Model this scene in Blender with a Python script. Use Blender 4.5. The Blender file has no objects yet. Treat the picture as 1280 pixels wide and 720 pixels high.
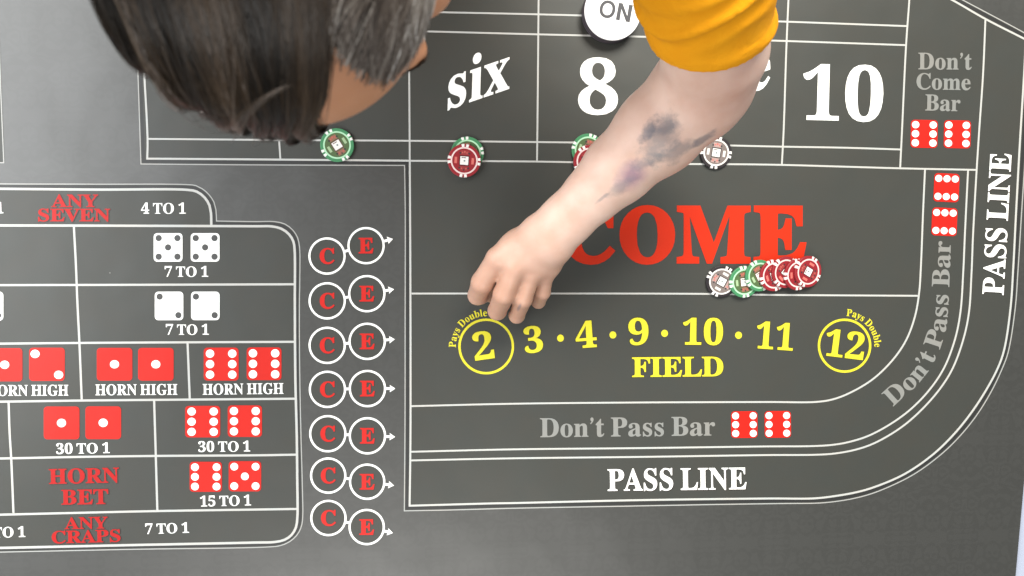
import bpy, bmesh, math, random
import numpy as np
from mathutils import Vector, Matrix, noise
from mathutils.geometry import tessellate_polygon, delaunay_2d_cdt

S = bpy.context.scene
COL = S.collection
PI = math.pi

# ------------------------------------------------------------------ camera
FOC = 1050.0                                   # focal length in photograph pixels (1280 wide)
def _n(v):
    v = np.array(v, float); return v / np.linalg.norm(v)
_ex = _n((12000, -30, FOC))                    # mat's right direction seen by the camera (right, down, forward)
_ey = np.array((-60, 11500, FOC), float)       # mat's near direction
_ey = _n(_ey - _ex * np.dot(_ex, _ey))
_en = np.cross(_ex, _ey)
CAM_H = 1.0
def cam_to_world(v):
    v = np.array(v, float)
    return np.array((np.dot(v, _ex), -np.dot(v, _ey), -np.dot(v, _en)))
_c = cam_to_world((0, 0, 1.0))
CAM_POS = np.array((_c[0] / _c[2] * CAM_H, _c[1] / _c[2] * CAM_H, CAM_H))
def U(px, py, z=0.0):
    """a point of the place, z metres above the mat, found from where the photograph shows it"""
    d = cam_to_world((px - 640.0, py - 360.0, FOC))
    t = (z - CAM_POS[2]) / d[2]
    return Vector(CAM_POS + d * t)
def UP(p):
    """inverse: photograph pixel of a point (used only for checks)"""
    r = np.array(p) - CAM_POS
    v = _ex * r[0] - _ey * r[1] - _en * r[2]
    return (640 + FOC * v[0] / v[2], 360 + FOC * v[1] / v[2])
PX = CAM_H / FOC                               # metres per photograph pixel on the mat

cam_data = bpy.data.cameras.new('camera')
cam_data.sensor_width = 36.0
cam_data.lens = FOC / 1280.0 * 36.0
cam_data.dof.use_dof = True
cam_data.dof.focus_distance = 0.985
cam_data.dof.aperture_fstop = 9.0
cam_data.clip_start = 0.01
cam_data.clip_end = 100
cam = bpy.data.objects.new('camera', cam_data)
COL.objects.link(cam)
_r, _u, _b = cam_to_world((1, 0, 0)), cam_to_world((0, -1, 0)), cam_to_world((0, 0, -1))
cam.matrix_world = Matrix(((_r[0], _u[0], _b[0], CAM_POS[0]), (_r[1], _u[1], _b[1], CAM_POS[1]),
                           (_r[2], _u[2], _b[2], CAM_POS[2]), (0, 0, 0, 1)))
S.camera = cam

# ------------------------------------------------------------------ light
S.view_settings.view_transform = 'Standard'
S.view_settings.look = 'None'
S.view_settings.gamma = 1.0
S.view_settings.exposure = 0.0
world = bpy.data.worlds.new('World')
S.world = world
world.use_nodes = True
bg = world.node_tree.nodes['Background']
bg.inputs[0].default_value = (0.92, 0.96, 1.0, 1)
bg.inputs[1].default_value = 0.38
def area(name, loc, target, size, size_y, power, color):
    d = bpy.data.lights.new(name, 'AREA'); d.shape = 'RECTANGLE'
    d.size = size; d.size_y = size_y; d.energy = power; d.color = color
    o = bpy.data.objects.new(name, d); COL.objects.link(o)
    o.location = loc
    o.rotation_euler = (Vector(target) - Vector(loc)).to_track_quat('-Z', 'Y').to_euler()
    return o
area('window_light', (-1.52, 0.32, 1.30), (-0.2, 0.05, 0.0), 2.0, 1.2, 54, (0.95, 0.975, 1.0))
area('room_light', (0.40, 1.75, 2.0), (0.1, 0.0, 0.0), 1.2, 1.2, 138, (1.0, 0.965, 0.88))
area('low_window_light', (-0.25, -1.40, 1.35), (0.0, -0.1, 0.0), 1.2, 0.9, 21, (1.0, 0.98, 0.95))

# ------------------------------------------------------------------ helpers
def mat(name, color, rough=0.5, spec=0.5, **kw):
    m = bpy.data.materials.new(name); m.use_nodes = True
    b = m.node_tree.nodes['Principled BSDF']
    b.inputs['Base Color'].default_value = (*color, 1)
    b.inputs['Roughness'].default_value = rough
    b.inputs['Specular IOR Level'].default_value = spec
    for k, v in kw.items(): b.inputs[k].default_value = v
    return m
class NT:
    def __init__(s, m): s.m = m; s.t = m.node_tree; s.b = s.t.nodes['Principled BSDF']
    def n(s, typ, **kw):
        o = s.t.nodes.new(typ)
        for k, v in kw.items():
            if k.startswith('i_'):
                key = k[2:]; key = int(key) if key.isdigit() else key.replace('_', ' ')
                o.inputs[key].default_value = v
            else: setattr(o, k, v)
        return o
    def l(s, a, b): s.t.links.new(a, b)
    def math(s, op, a, b=None, clamp=False):
        o = s.t.nodes.new('ShaderNodeMath'); o.operation = op; o.use_clamp = clamp
        for i, v in enumerate((a, b)):
            if v is None: continue
            if isinstance(v, (int, float)): o.inputs[i].default_value = v
            else: s.l(v, o.inputs[i])
        return o.outputs[0]
    def mix(s, fac, a, b):
        o = s.t.nodes.new('ShaderNodeMix'); o.data_type = 'RGBA'
        for i, v in ((0, fac), (6, a), (7, b)):
            if isinstance(v, (int, float)): o.inputs[i].default_value = v
            elif isinstance(v, tuple): o.inputs[i].default_value = (*v, 1)
            else: s.l(v, o.inputs[i])
        return o.outputs[2]
    def ramp(s, fac, stops):
        o = s.t.nodes.new('ShaderNodeValToRGB'); s.l(fac, o.inputs[0])
        el = o.color_ramp.elements
        while len(el) < len(stops): el.new(0.5)
        for e, (p, c) in zip(el, stops): e.position = p; e.color = (*c, 1) if len(c) == 3 else c
        return o.outputs[0]
def link(name, me, parent=None, material=None):
    o = bpy.data.objects.new(name, me); COL.objects.link(o)
    if material: me.materials.append(material)
    if parent: o.parent = parent
    return o
def mesh(name, verts, faces, parent=None, material=None, smooth=False):
    me = bpy.data.meshes.new(name)
    me.from_pydata([tuple(v) for v in verts], [], faces)
    if smooth: me.polygons.foreach_set('use_smooth', [True] * len(me.polygons))
    me.update()
    return link(name, me, parent, material)
def thing(name, label, cat, loc=(0, 0, 0), group=None):
    o = bpy.data.objects.new(name, None); COL.objects.link(o)
    o.location = loc; o.empty_display_size = 0.02
    return tag(o, label, cat, group)
def tag(o, label, cat, group=None):
    o['label'] = label; o['category'] = cat
    if group: o['group'] = group
    return o
GLYPHS = {'A':(437,['-9,0 -9,18 9,21 24,30 36,47 49,75 206,466 224,465 384,87 399,55 411,34 425,22 443,18 443,0 229,0 229,18 270,25 283,46 281,59 273,81 253,132 103,132 79,71 76,59 75,48 80,32 96,21 124,18 128,18 128,0','113,161 242,161 177,319']),
'B':(443,['16,0 16,17 45,22 62,32 72,51 75,82 75,369 73,394 69,412 62,425 51,433 36,437 15,439 15,455 220,455 284,451 333,439 368,418 389,388 396,351 389,313 369,283 335,261 287,247 344,231 385,206 410,173 418,132 413,93 397,61 371,35 314,9 238,0','182,252 188,252 234,257 263,272 279,301 285,345 281,385 269,412 248,428 216,434 198,432 188,425 183,412 182,391','222,24 259,30 283,49 296,81 301,128 295,176 277,208 245,225 197,231 182,231 182,65 184,46 190,33 202,26']),
'C':(468,['257,-11 193,-3 137,20 91,56 56,104 34,162 26,228 34,294 56,351 92,399 139,435 195,458 259,465 309,459 367,440 377,436 388,435 408,443 419,465 437,465 437,308 420,308 392,364 356,407 313,434 265,443 228,437 198,419 174,389 157,347 147,293 144,226 147,164 159,114 177,74 203,46 237,29 278,24 318,29 358,45 395,71 428,106 447,89 409,45 365,14 314,-5']),
'D':(496,['20,0 20,17 47,21 63,30 71,46 74,75 74,374 71,407 61,426 43,435 15,439 15,455 222,455 296,449 357,429 405,396 440,351 461,295 468,228 463,167 449,116 424,74 390,42 346,19 292,5 228,0','222,24 262,30 295,47 319,75 343,139 351,229 347,291 336,342 319,382 294,410 262,428 223,433 202,431 190,423 184,409 182,385 182,72 184,48 190,34 202,27']),
'E':(442,['14,0 14,17 44,20 62,30 72,48 75,78 75,369 72,405 62,425 44,435 16,439 16,455 399,455 399,320 383,320 369,373 340,406 295,424 232,430 200,428 191,424 186,417 184,405 183,388 183,246 193,246 232,252 259,269 277,300 288,345 304,345 304,118 287,118 282,154 273,181 259,201 241,213 216,220 185,222 183,222 183,67 185,47 192,35 206,29 230,28 276,30 313,39 345,53 371,75 393,105 411,143 430,143 402,0']),
'F':(404,['15,0 15,17 45,23 62,34 72,53 75,84 75,375 71,405 61,423 43,433 14,439 14,455 394,455 394,320 377,320 369,357 355,385 336,406 310,420 275,428 230,431 200,429 191,427 186,421 183,412 182,398 182,247 190,247 229,253 256,270 274,301 284,347 302,347 302,118 285,118 274,168 257,200 229,218 189,224 182,224 182,81 183,59 188,43 196,31 210,24 229,19 257,17 257,0']),
'G':(508,['268,-10 200,-3 141,19 93,55 57,103 35,161 28,229 35,295 57,352 93,399 139,435 195,458 257,465 311,459 369,441 388,436 398,438 406,443 419,465 437,465 437,308 420,308 403,346 382,379 357,406 329,426 299,439 267,443 230,437 200,419 176,389 159,347 149,294 146,228 154,135 180,67 206,37 238,19 275,13 308,16 328,27 339,45 343,71 343,128 339,154 329,170 309,179 275,182 275,198 500,198 500,182 473,179 457,171 449,155 446,128 446,29 357,0']),
'H':(523,['15,0 15,17 45,22 62,32 72,50 75,81 75,379 71,406 62,424 44,434 16,439 16,455 242,455 242,439 220,436 204,432 193,425 187,415 183,400 182,379 182,251 342,251 342,379 341,400 337,415 331,425 320,432 304,436 282,439 282,455 507,455 507,439 478,434 461,424 452,407 449,379 449,81 452,52 461,33 478,22 507,17 507,0 282,0 282,17 311,21 329,31 339,49 342,81 342,221 182,221 182,81 185,50 194,32 212,22 242,17 242,0']),
'I':(261,['13,0 13,17 42,23 61,32 72,49 75,75 75,387 72,412 63,427 45,435 13,439 13,455 244,455 244,439 214,435 196,427 186,412 183,387 183,77 184,59 187,44 194,34 206,26 223,21 246,17 246,0']),
'L':(426,['15,0 15,17 45,22 62,32 72,50 75,81 75,379 71,407 62,425 44,434 16,439 16,455 250,455 250,439 226,437 208,434 196,427 188,416 183,401 182,379 182,83 185,47 191,37 200,31 214,28 234,28 278,31 315,40 345,56 370,80 391,112 409,154 427,154 402,0']),
'M':(634,['14,0 14,17 43,22 61,32 72,50 75,79 75,382 74,402 71,416 64,426 53,432 37,436 15,439 15,455 185,455 317,142 449,455 617,455 617,439 590,433 573,423 563,405 560,378 560,85 561,61 565,43 571,31 582,23 596,19 617,17 617,0 396,0 396,17 417,20 433,25 443,32 450,44 453,61 455,83 455,399 288,0 270,0 105,389 105,80 109,48 120,30 139,20 169,17 169,0']),
'N':(494,['403,-11 107,350 107,79 110,49 119,31 136,21 167,17 167,0 18,0 18,17 39,19 54,23 65,30 71,41 75,57 76,79 76,388 49,421 36,433 18,439 18,455 156,455 391,169 391,377 390,399 386,414 379,425 369,431 353,436 331,439 331,455 480,455 480,439 450,434 433,425 425,407 422,377 422,-11']),
'O':(525,['261,-11 213,-6 169,7 129,29 94,58 66,93 45,134 32,179 28,228 32,276 45,321 66,362 95,397 130,426 170,448 216,462 265,466 313,462 357,448 397,427 431,399 459,364 481,323 494,277 498,228 494,179 481,134 459,93 430,58 395,29 355,7 310,-6','265,12 300,18 328,36 351,66 367,108 376,162 379,228 371,321 348,389 324,419 294,437 260,443 225,437 196,419 174,389 158,347 148,294 145,228 153,135 177,67 201,37 230,18']),
'P':(418,['15,0 15,17 45,22 62,32 72,50 75,81 75,379 71,406 62,424 44,434 16,439 16,455 214,455 287,452 336,440 366,422 390,398 404,367 409,332 398,280 367,240 314,214 242,206 182,206 182,81 185,50 194,32 212,22 242,17 242,0','182,230 201,230 244,235 272,253 287,283 292,329 288,375 275,406 252,425 216,431 199,429 189,424 184,414 182,398']),
'R':(473,['15,0 15,17 45,22 62,32 72,50 75,81 75,379 71,406 62,424 44,434 16,439 16,455 217,455 305,448 367,426 395,403 412,372 417,334 411,296 392,265 360,241 315,224 432,50 452,26 463,19 478,17 480,17 480,0 338,0 201,212 182,212 182,81 185,50 194,32 212,22 242,17 242,0','182,234 203,234 249,240 280,258 298,290 304,336 299,378 284,407 259,425 224,431 202,429 190,422 184,409 182,385']),
'S':(390,['43,-11 43,158 62,158 83,94 111,50 149,24 197,15 231,20 257,36 273,60 279,89 273,117 255,140 225,160 163,191 112,221 77,253 56,289 50,332 54,370 67,403 88,429 115,449 148,462 185,466 229,461 282,448 291,446 300,445 313,450 320,466 339,466 339,319 322,319 310,354 293,385 272,410 248,429 222,441 194,445 163,440 140,426 125,406 120,380 124,356 137,336 159,319 189,303 253,273 290,253 317,233 337,211 350,188 357,162 359,133 354,93 339,58 314,29 281,8 240,-6 192,-10 158,-8 126,1 98,9 85,12 75,11 69,7 61,-11']),
'T':(423,['92,0 92,17 123,21 142,31 152,50 156,81 156,433 149,433 102,426 65,403 41,367 29,318 11,318 11,455 410,455 410,317 394,317 385,359 368,391 343,415 310,429 269,433 263,433 263,81 267,49 276,30 296,21 328,17 328,0']),
'V':(428,['212,-13 44,381 33,403 22,420 8,432 -14,439 -14,455 211,455 211,439 184,437 166,432 156,423 152,410 155,397 161,378 259,143 348,377 353,394 355,409 351,423 342,432 324,437 299,439 299,455 442,455 442,439 423,436 408,427 395,411 382,383 230,-13']),
'Y':(426,['101,0 101,17 131,22 148,32 157,50 161,81 161,179 46,387 29,414 14,429 1,435 -13,438 -13,455 207,455 207,438 195,438 179,436 167,432 158,425 156,416 158,405 164,392 248,226 333,366 345,389 349,408 343,424 326,435 298,438 295,438 295,455 439,455 439,438 423,434 409,424 396,411 383,392 268,203 268,81 271,50 280,32 298,22 328,17 328,0']),
'a':(344,['255,-10 226,-5 208,10 200,35 151,2 95,-9 64,-4 40,11 25,34 20,63 31,104 63,136 119,164 199,190 199,241 196,266 187,282 171,292 148,296 115,290 104,274 113,257 121,243 123,231 120,215 110,202 95,194 77,191 59,194 45,203 36,218 33,236 37,259 49,278 69,295 95,308 126,316 162,318 223,312 263,292 285,259 293,210 293,62 295,40 298,36 304,34 312,36 320,42 329,28 294,-1','151,34 162,35 174,41 187,50 199,63 199,169 154,151 127,123 118,84 122,56 133,39']),
'b':(361,['43,-11 43,388 41,414 37,428 26,436 8,439 8,455 138,455 138,279 175,308 221,318 254,313 284,299 308,276 326,245 338,208 342,166 337,118 323,75 300,40 270,13 233,-4 192,-10 148,-1 105,28 53,-11','183,14 213,23 232,49 242,95 245,160 242,213 231,251 212,273 184,280 169,277 155,270 144,257 138,242 138,69 143,38 158,20']),
'e':(301,['154,-10 117,-5 85,10 58,35 37,69 24,109 19,157 24,201 38,240 59,273 87,298 120,313 157,318 209,309 249,280 274,234 283,173 283,166 117,166 123,112 138,73 164,50 199,42 237,53 270,86 285,73 248,27 205,-1','116,192 201,192 201,215 199,252 193,277 181,292 161,297 136,286 121,255 116,203']),
'i':(198,['101,362 81,366 65,376 54,393 50,412 54,432 65,449 81,460 101,463 120,460 137,449 147,432 151,412 147,393 136,376 120,366','18,0 18,16 35,19 45,26 51,37 52,56 52,252 51,272 47,285 37,291 20,293 21,310 148,310 148,56 150,38 154,26 164,19 180,16 180,0']),
'l':(199,['18,0 18,16 35,19 45,26 51,37 52,56 52,398 51,417 47,429 38,436 20,439 20,455 148,455 148,56 150,38 154,26 164,19 180,16 180,0']),
'm':(554,['18,0 18,16 35,19 45,26 51,37 52,56 52,253 51,271 46,284 36,291 19,294 19,310 146,310 146,265 173,294 204,312 237,318 277,312 305,293 320,261 348,293 381,312 418,318 455,312 482,292 498,258 504,212 504,56 505,38 510,26 520,19 536,16 536,0 377,0 377,16 393,19 403,26 408,38 410,56 410,217 408,241 404,258 394,268 377,271 349,263 324,237 324,56 326,38 331,26 340,19 356,16 356,0 199,0 199,16 215,19 225,26 230,38 232,56 232,217 230,241 226,258 216,268 199,271 170,262 146,235 146,56 148,38 152,27 162,19 177,16 177,0']),
'n':(381,['18,0 18,16 35,19 45,26 51,37 52,56 52,253 51,271 46,284 36,291 19,294 19,310 148,310 148,267 175,296 207,313 243,318 281,312 309,292 325,258 330,212 330,56 332,38 337,26 347,19 363,16 363,0 202,0 202,16 207,16 228,26 235,56 235,217 234,241 229,258 219,268 203,271 173,262 148,235 148,56 149,38 154,26 164,19 180,16 180,0']),
'o':(336,['169,-10 127,-5 90,11 60,37 38,70 24,110 19,154 24,199 38,239 60,272 90,297 127,313 168,318 209,313 245,298 275,273 298,240 312,200 317,154 312,108 298,69 275,36 245,11 210,-5','169,11 193,18 209,39 214,56 217,81 220,154 217,227 208,271 192,292 169,299 144,292 128,271 120,227 117,154 120,82 123,56 128,39 144,18']),
'r':(287,['18,0 18,16 35,19 45,26 51,37 52,56 52,252 51,273 46,285 37,291 20,293 21,310 146,310 146,252 165,280 187,301 210,314 233,318 258,315 275,304 286,287 289,266 287,248 278,234 265,225 248,222 233,224 222,231 207,250 199,257 189,260 175,255 162,241 152,220 149,192 149,56 152,37 159,25 173,19 197,16 197,0']),
's':(288,['151,-10 122,-6 87,6 73,9 60,4 51,-9 36,-9 36,105 53,105 66,68 87,39 112,21 140,15 162,18 179,27 189,40 192,58 183,84 156,105 107,130 76,148 54,169 41,193 37,220 44,259 65,291 98,312 141,319 166,316 199,308 206,306 213,305 223,308 230,319 244,319 244,222 228,222 215,254 196,277 174,291 149,296 130,294 116,286 108,274 105,259 107,244 115,232 128,222 146,212 191,189 221,172 241,151 253,127 257,95 250,51 228,18 194,-3']),
't':(228,['124,-9 89,-4 66,10 53,36 48,71 48,279 20,279 20,300 88,369 112,398 129,424 144,424 144,310 208,310 208,279 144,279 144,82 146,64 149,51 157,43 168,40 189,49 206,75 222,66 198,24 165,-1']),
'u':(375,['131,-10 91,-3 65,17 51,51 46,97 46,248 44,268 39,282 29,291 11,294 11,310 142,310 142,74 144,58 151,46 162,38 177,36 205,43 228,66 228,248 226,269 221,283 209,291 189,294 189,310 324,310 324,70 326,51 331,39 342,33 360,30 360,13 300,7 228,-10 228,40 209,19 186,3 160,-7']),
'x':(319,['5,0 5,15 34,29 62,56 123,136 43,263 24,285 4,293 4,310 169,310 169,294 147,291 140,280 149,260 183,206 224,257 232,268 234,279 232,286 227,290 217,293 201,294 201,310 311,310 311,296 283,283 254,254 198,184 291,36 303,21 310,17 319,15 319,0 155,0 155,16 168,17 178,19 184,24 185,30 182,43 173,59 138,114 97,61 88,46 85,34 92,20 114,15 118,15 118,0']),
'y':(300,['52,-140 29,-137 10,-125 -3,-107 -7,-84 -4,-67 5,-53 18,-43 36,-40 51,-42 64,-49 72,-61 75,-76 74,-81 74,-87 77,-96 86,-99 99,-92 114,-74 129,-44 140,-5 36,251 25,275 15,287 8,292 -3,293 -5,293 -5,310 162,310 162,293 136,289 130,284 128,275 130,267 133,257 185,119 230,241 236,260 238,274 236,284 229,289 219,292 203,293 203,310 300,310 300,293 287,290 277,281 259,242 162,-24 145,-65 129,-96 113,-117 95,-131 76,-138']),
'0':(375,['188,-7 133,1 91,24 60,61 39,111 27,171 23,241 27,311 39,371 60,420 91,456 133,479 189,486 242,479 283,456 314,419 336,370 348,310 353,240 348,171 336,110 314,61 283,24 241,1','188,37 210,43 227,61 237,91 246,155 248,240 246,326 237,390 227,419 211,437 189,443 166,437 150,419 139,390 130,326 127,240 130,155 139,91 150,61 166,43']),
'1':(375,['65,0 65,36 120,36 135,38 146,45 152,58 154,79 154,416 108,365 87,351 67,346 52,349 40,359 31,375 28,396 74,412 101,426 132,447 179,482 254,482 254,79 256,61 261,47 271,38 288,36 343,36 343,0']),
'2':(375,['24,0 24,69 123,171 160,210 187,245 206,277 218,307 224,338 226,371 223,405 212,427 196,441 174,445 145,438 126,416 116,380 112,329 77,333 50,344 32,365 26,396 30,419 43,441 63,459 92,474 129,483 174,486 240,479 288,456 318,421 328,375 326,352 319,329 308,306 291,281 268,252 238,220 154,138 87,74 244,74 263,77 279,86 292,101 300,120 305,141 345,141 341,0']),
'3':(375,['163,-7 117,-4 81,5 53,18 34,35 23,54 19,74 23,96 36,113 54,123 76,126 82,89 99,62 125,46 158,40 180,42 199,49 216,61 230,79 238,105 241,139 234,174 214,202 181,221 137,227 95,227 95,269 140,269 178,275 204,296 220,327 225,367 221,400 211,424 193,440 169,445 148,441 133,430 122,413 116,391 113,367 111,341 75,345 47,356 30,374 24,401 34,434 62,461 108,480 173,486 237,479 286,458 317,423 328,377 320,335 298,301 265,275 225,256 252,249 279,238 305,222 326,201 340,174 345,138 341,101 329,70 312,44 288,25 261,10 230,1 197,-5']),
'4':(375,['121,0 121,36 140,36 161,38 179,44 191,58 195,84 195,125 9,125 9,166 199,480 293,480 293,169 363,169 363,125 293,125 293,84 297,58 309,44 327,38 348,36 357,36 357,0','56,169 195,169 195,287 196,351 199,416 189,394 174,366 158,338 146,319']),
'5':(375,['165,-7 119,-4 84,5 58,18 40,35 30,54 27,75 31,95 42,109 59,118 81,121 82,102 88,83 97,66 111,52 130,43 154,40 176,43 195,50 212,63 226,83 234,111 237,148 231,192 213,223 184,241 146,247 103,243 71,235 40,247 62,480 316,480 319,357 281,357 275,380 272,391 267,399 258,404 244,406 105,406 94,281 126,288 168,291 238,282 293,256 319,228 335,192 340,148 336,108 324,75 306,48 282,27 255,12 226,1 195,-5']),
'6':(375,['197,-7 150,-1 109,18 76,49 51,93 35,151 30,222 33,275 42,325 57,370 77,409 104,441 137,466 176,481 222,486 261,484 291,476 313,464 329,449 338,431 340,412 336,393 322,376 298,364 260,360 256,400 251,419 243,434 232,443 216,447 180,435 152,401 134,345 125,269 141,278 161,286 186,292 218,294 273,285 315,258 343,214 352,155 342,90 313,38 282,13 244,-2','199,38 222,44 239,64 251,98 255,148 250,196 238,228 219,247 193,253 174,251 154,243 137,232 125,221 131,138 147,81 170,48']),
'7':(375,['111,0 289,406 113,406 86,398 74,372 70,338 30,338 33,480 353,480 353,447 168,0']),
'8':(375,['183,-7 132,-2 91,11 60,31 38,57 25,88 20,122 27,162 47,193 79,219 119,242 83,267 57,296 41,327 36,364 39,395 50,423 70,449 99,469 140,482 191,486 254,478 299,453 325,415 334,369 328,333 310,305 281,282 244,260 296,230 330,199 349,166 355,127 350,88 335,55 310,29 256,2','203,283 224,298 239,317 247,340 250,370 248,389 243,407 234,423 222,436 206,444 187,447 163,442 145,426 134,402 130,372 135,341 149,318 172,300','187,32 218,37 241,55 257,82 262,116 256,146 239,170 208,192 164,216 143,199 126,178 115,152 111,120 116,84 132,56 156,38']),
'9':(375,['152,-7 116,-4 88,4 67,17 53,33 45,51 42,69 44,83 50,94 61,102 75,107 87,80 103,56 126,41 156,36 188,43 213,67 232,106 244,160 251,230 234,212 212,198 186,188 155,185 103,194 60,220 33,264 24,324 28,369 42,409 64,441 95,466 133,481 177,486 223,480 264,463 298,433 323,390 340,332 345,261 343,207 334,157 321,111 301,72 274,39 241,14 200,-2','184,233 206,236 224,245 239,260 251,278 245,352 231,403 209,432 181,441 156,434 137,413 125,377 121,328 125,286 137,257 156,239']),
'\u2019':(150,['40,420 48,448 72,462 100,452 112,420 104,380 80,340 45,305 35,318 62,350 72,375 50,385']),
}
SANS = {'O':(533,['267,-7 205,1 150,25 105,63 70,115 48,179 40,254 48,329 70,393 105,445 150,484 205,508 267,516 329,508 384,484 429,445 464,393 486,329 493,254 486,179 464,115 429,63 384,25 329,1','267,53 310,59 349,76 383,105 408,144 425,194 430,254 425,314 408,365 383,404 349,433 310,450 267,456 223,450 184,433 151,404 125,364 109,314 103,254 109,194 125,144 151,105 184,76 223,59']),
'N':(523,['60,0 60,509 150,509 373,152 373,509 463,509 463,0 373,0 150,357 150,0']),
}
# ------------------------------------------------------------------ materials of the print
def fabric_relief(m, scale=1400, strength=0.12):
    t = NT(m); tc = t.n('ShaderNodeTexCoord')
    nz = t.n('ShaderNodeTexNoise', i_Scale=scale, i_Detail=2.0); t.l(tc.outputs['Object'], nz.inputs['Vector'])
    n2 = t.n('ShaderNodeTexNoise', i_Scale=9.0, i_Detail=2.0); t.l(tc.outputs['Object'], n2.inputs['Vector'])
    b1 = t.n('ShaderNodeBump', i_Strength=strength, i_Distance=0.0004); t.l(nz.outputs[0], b1.inputs['Height'])
    b2 = t.n('ShaderNodeBump', i_Strength=0.35, i_Distance=0.006)
    t.l(n2.outputs[0], b2.inputs['Height']); t.l(b1.outputs[0], b2.inputs['Normal'])
    t.l(b2.outputs[0], t.b.inputs['Normal'])
    return t, tc, nz, n2
ROUGH = 0.40
def ink(name, color, var=0.06, spec=0.45, lint=False):
    m = mat(name, color, ROUGH + 0.03, spec)
    t, tc, nz, n2 = fabric_relief(m)
    dark = tuple(c * (1 - 2 * var) for c in color)
    c = t.mix(t.ramp(nz.outputs[0], ((0.3, (0, 0, 0)), (0.7, (1, 1, 1)))), dark, color)
    n3 = t.n('ShaderNodeTexNoise', i_Scale=23.0, i_Detail=5.0, i_Roughness=0.6); t.l(tc.outputs['Object'], n3.inputs['Vector'])
    warm = tuple(a * b for a, b in zip(color, (1.03, 0.99, 0.93))); cool = tuple(a * b for a, b in zip(color, (0.93, 0.99, 0.99)))
    c = t.mix(0.55, c, t.mix(t.ramp(n3.outputs[0], ((0.35, (0, 0, 0)), (0.65, (1, 1, 1)))), cool, warm))
    if lint:                                             # a few specks of lint
        vo = t.n('ShaderNodeTexVoronoi', i_Scale=13.0); t.l(tc.outputs['Object'], vo.inputs['Vector'])
        pick = t.n('ShaderNodeSeparateColor'); t.l(vo.outputs['Color'], pick.inputs[0])
        f = t.math('MULTIPLY', t.math('LESS_THAN', vo.outputs['Distance'], 0.011), t.math('GREATER_THAN', pick.outputs[0], 0.72))
        c = t.mix(t.math('MULTIPLY', f, 0.55), c, (0.35, 0.34, 0.31))
    t.l(c, t.b.inputs['Base Color'])
    return m
M_FELT = ink('betting_area_ink', (0.0405, 0.0415, 0.0365), 0.05, lint=True)
M_FELT.node_tree.nodes['Principled BSDF'].inputs['Specular IOR Level'].default_value = 0.42
M_BAND = ink('border_band_ink', (0.022, 0.022, 0.022))
M_WHITE = ink('white_ink', (0.84, 0.84, 0.82), 0.03)
M_LINE = ink('line_ink', (0.44, 0.44, 0.425), 0.03)
M_THIN = ink('thin_line_ink', (0.34, 0.34, 0.33), 0.03)
M_GREY = ink('grey_ink', (0.215, 0.215, 0.205))
M_RED = ink('red_ink', (0.50, 0.012, 0.006), spec=0.28)
M_COME = ink('orange_red_ink', (0.52, 0.021, 0.002), spec=0.3)
M_DRED = ink('red_letter_ink', (0.38, 0.010, 0.009), spec=0.25)
M_YEL = ink('yellow_ink', (0.62, 0.55, 0.030), spec=0.3)
M_CE = ink('circle_letter_ink', (0.50, 0.016, 0.012), spec=0.25)
M_PIPD = ink('grey_pip_ink', (0.05, 0.05, 0.05))
M_OUT = ink('letter_outline_ink', (0.028, 0.018, 0.016))
M_OLIVE = ink('yellow_outline_ink', (0.06, 0.055, 0.012))

def mat_cloth():
    m = mat('damask_mat_cloth', (0.05, 0.05, 0.048), ROUGH, 0.85)
    t, tc, nz, n2 = fabric_relief(m)
    # faint damask: mirrored tiles of curling scrolls
    sep = t.n('ShaderNodeSeparateXYZ'); t.l(tc.outputs['Object'], sep.inputs[0])
    x = t.math('PINGPONG', sep.outputs[0], 0.042)
    row = t.math('FLOOR', t.math('DIVIDE', sep.outputs[1], 0.13))
    x2 = t.math('PINGPONG', t.math('ADD', sep.outputs[0], t.math('MULTIPLY', row, 0.042)), 0.042)
    y = t.math('PINGPONG', t.math('MULTIPLY', sep.outputs[1], 1.0), 0.065)
    cb = t.n('ShaderNodeCombineXYZ'); t.l(x2, cb.inputs[0]); t.l(y, cb.inputs[1])
    w1 = t.n('ShaderNodeTexNoise', i_Scale=34.0, i_Detail=1.0); t.l(cb.outputs[0], w1.inputs['Vector'])
    wave = t.math('SINE', t.math('MULTIPLY', w1.outputs[0], 46.0))
    vor = t.n('ShaderNodeTexVoronoi', i_Scale=60.0); t.l(cb.outputs[0], vor.inputs['Vector'])
    leaf = t.math('SINE', t.math('MULTIPLY', vor.outputs['Distance'], 16.0))
    pat = t.math('ADD', t.math('MULTIPLY', wave, 0.6), t.math('MULTIPLY', leaf, 0.5))
    f = t.ramp(t.math('ADD', t.math('MULTIPLY', pat, 0.5), 0.5), ((0.40, (0, 0, 0)), (0.62, (1, 1, 1))))
    t.l(t.mix(f, (0.0310, 0.0310, 0.0275), (0.0348, 0.0348, 0.0312)), t.b.inputs['Base Color'])
    return m
M_MAT = mat_cloth()

# ------------------------------------------------------------------ table and mat
def slab(name, pts, z0, z1, material, parent=None):
    n = len(pts)
    v = [(p[0], p[1], z1) for p in pts] + [(p[0], p[1], z0) for p in pts]
    f = [tuple(range(n)), tuple(range(2 * n - 1, n - 1, -1))]
    f += [(i + n, (i + 1) % n + n, (i + 1) % n, i) for i in range(n)]
    return mesh(name, v, f, parent, material)
eb, et = U(1269.5, 720), U(1277.5, 632)
ed = (et - eb).normalized()
R_low, R_high = eb - ed * 0.16, eb + ed * 1.06
L_low, L_high = Vector((-0.95, R_low.y, 0)), Vector((-0.95, R_high.y - 0.03, 0))
def soft_corner(a, b, c, r=0.012, n=5):
    d1, d2 = (a - b).normalized(), (c - b).normalized()
    out = []
    for i in range(n + 1):
        s = i / n
        out.append(b + d1 * r * (1 - s) ** 2 + d2 * r * s ** 2)
    return out
corners = [L_low, R_low, R_high, L_high]
outline = []
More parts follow.
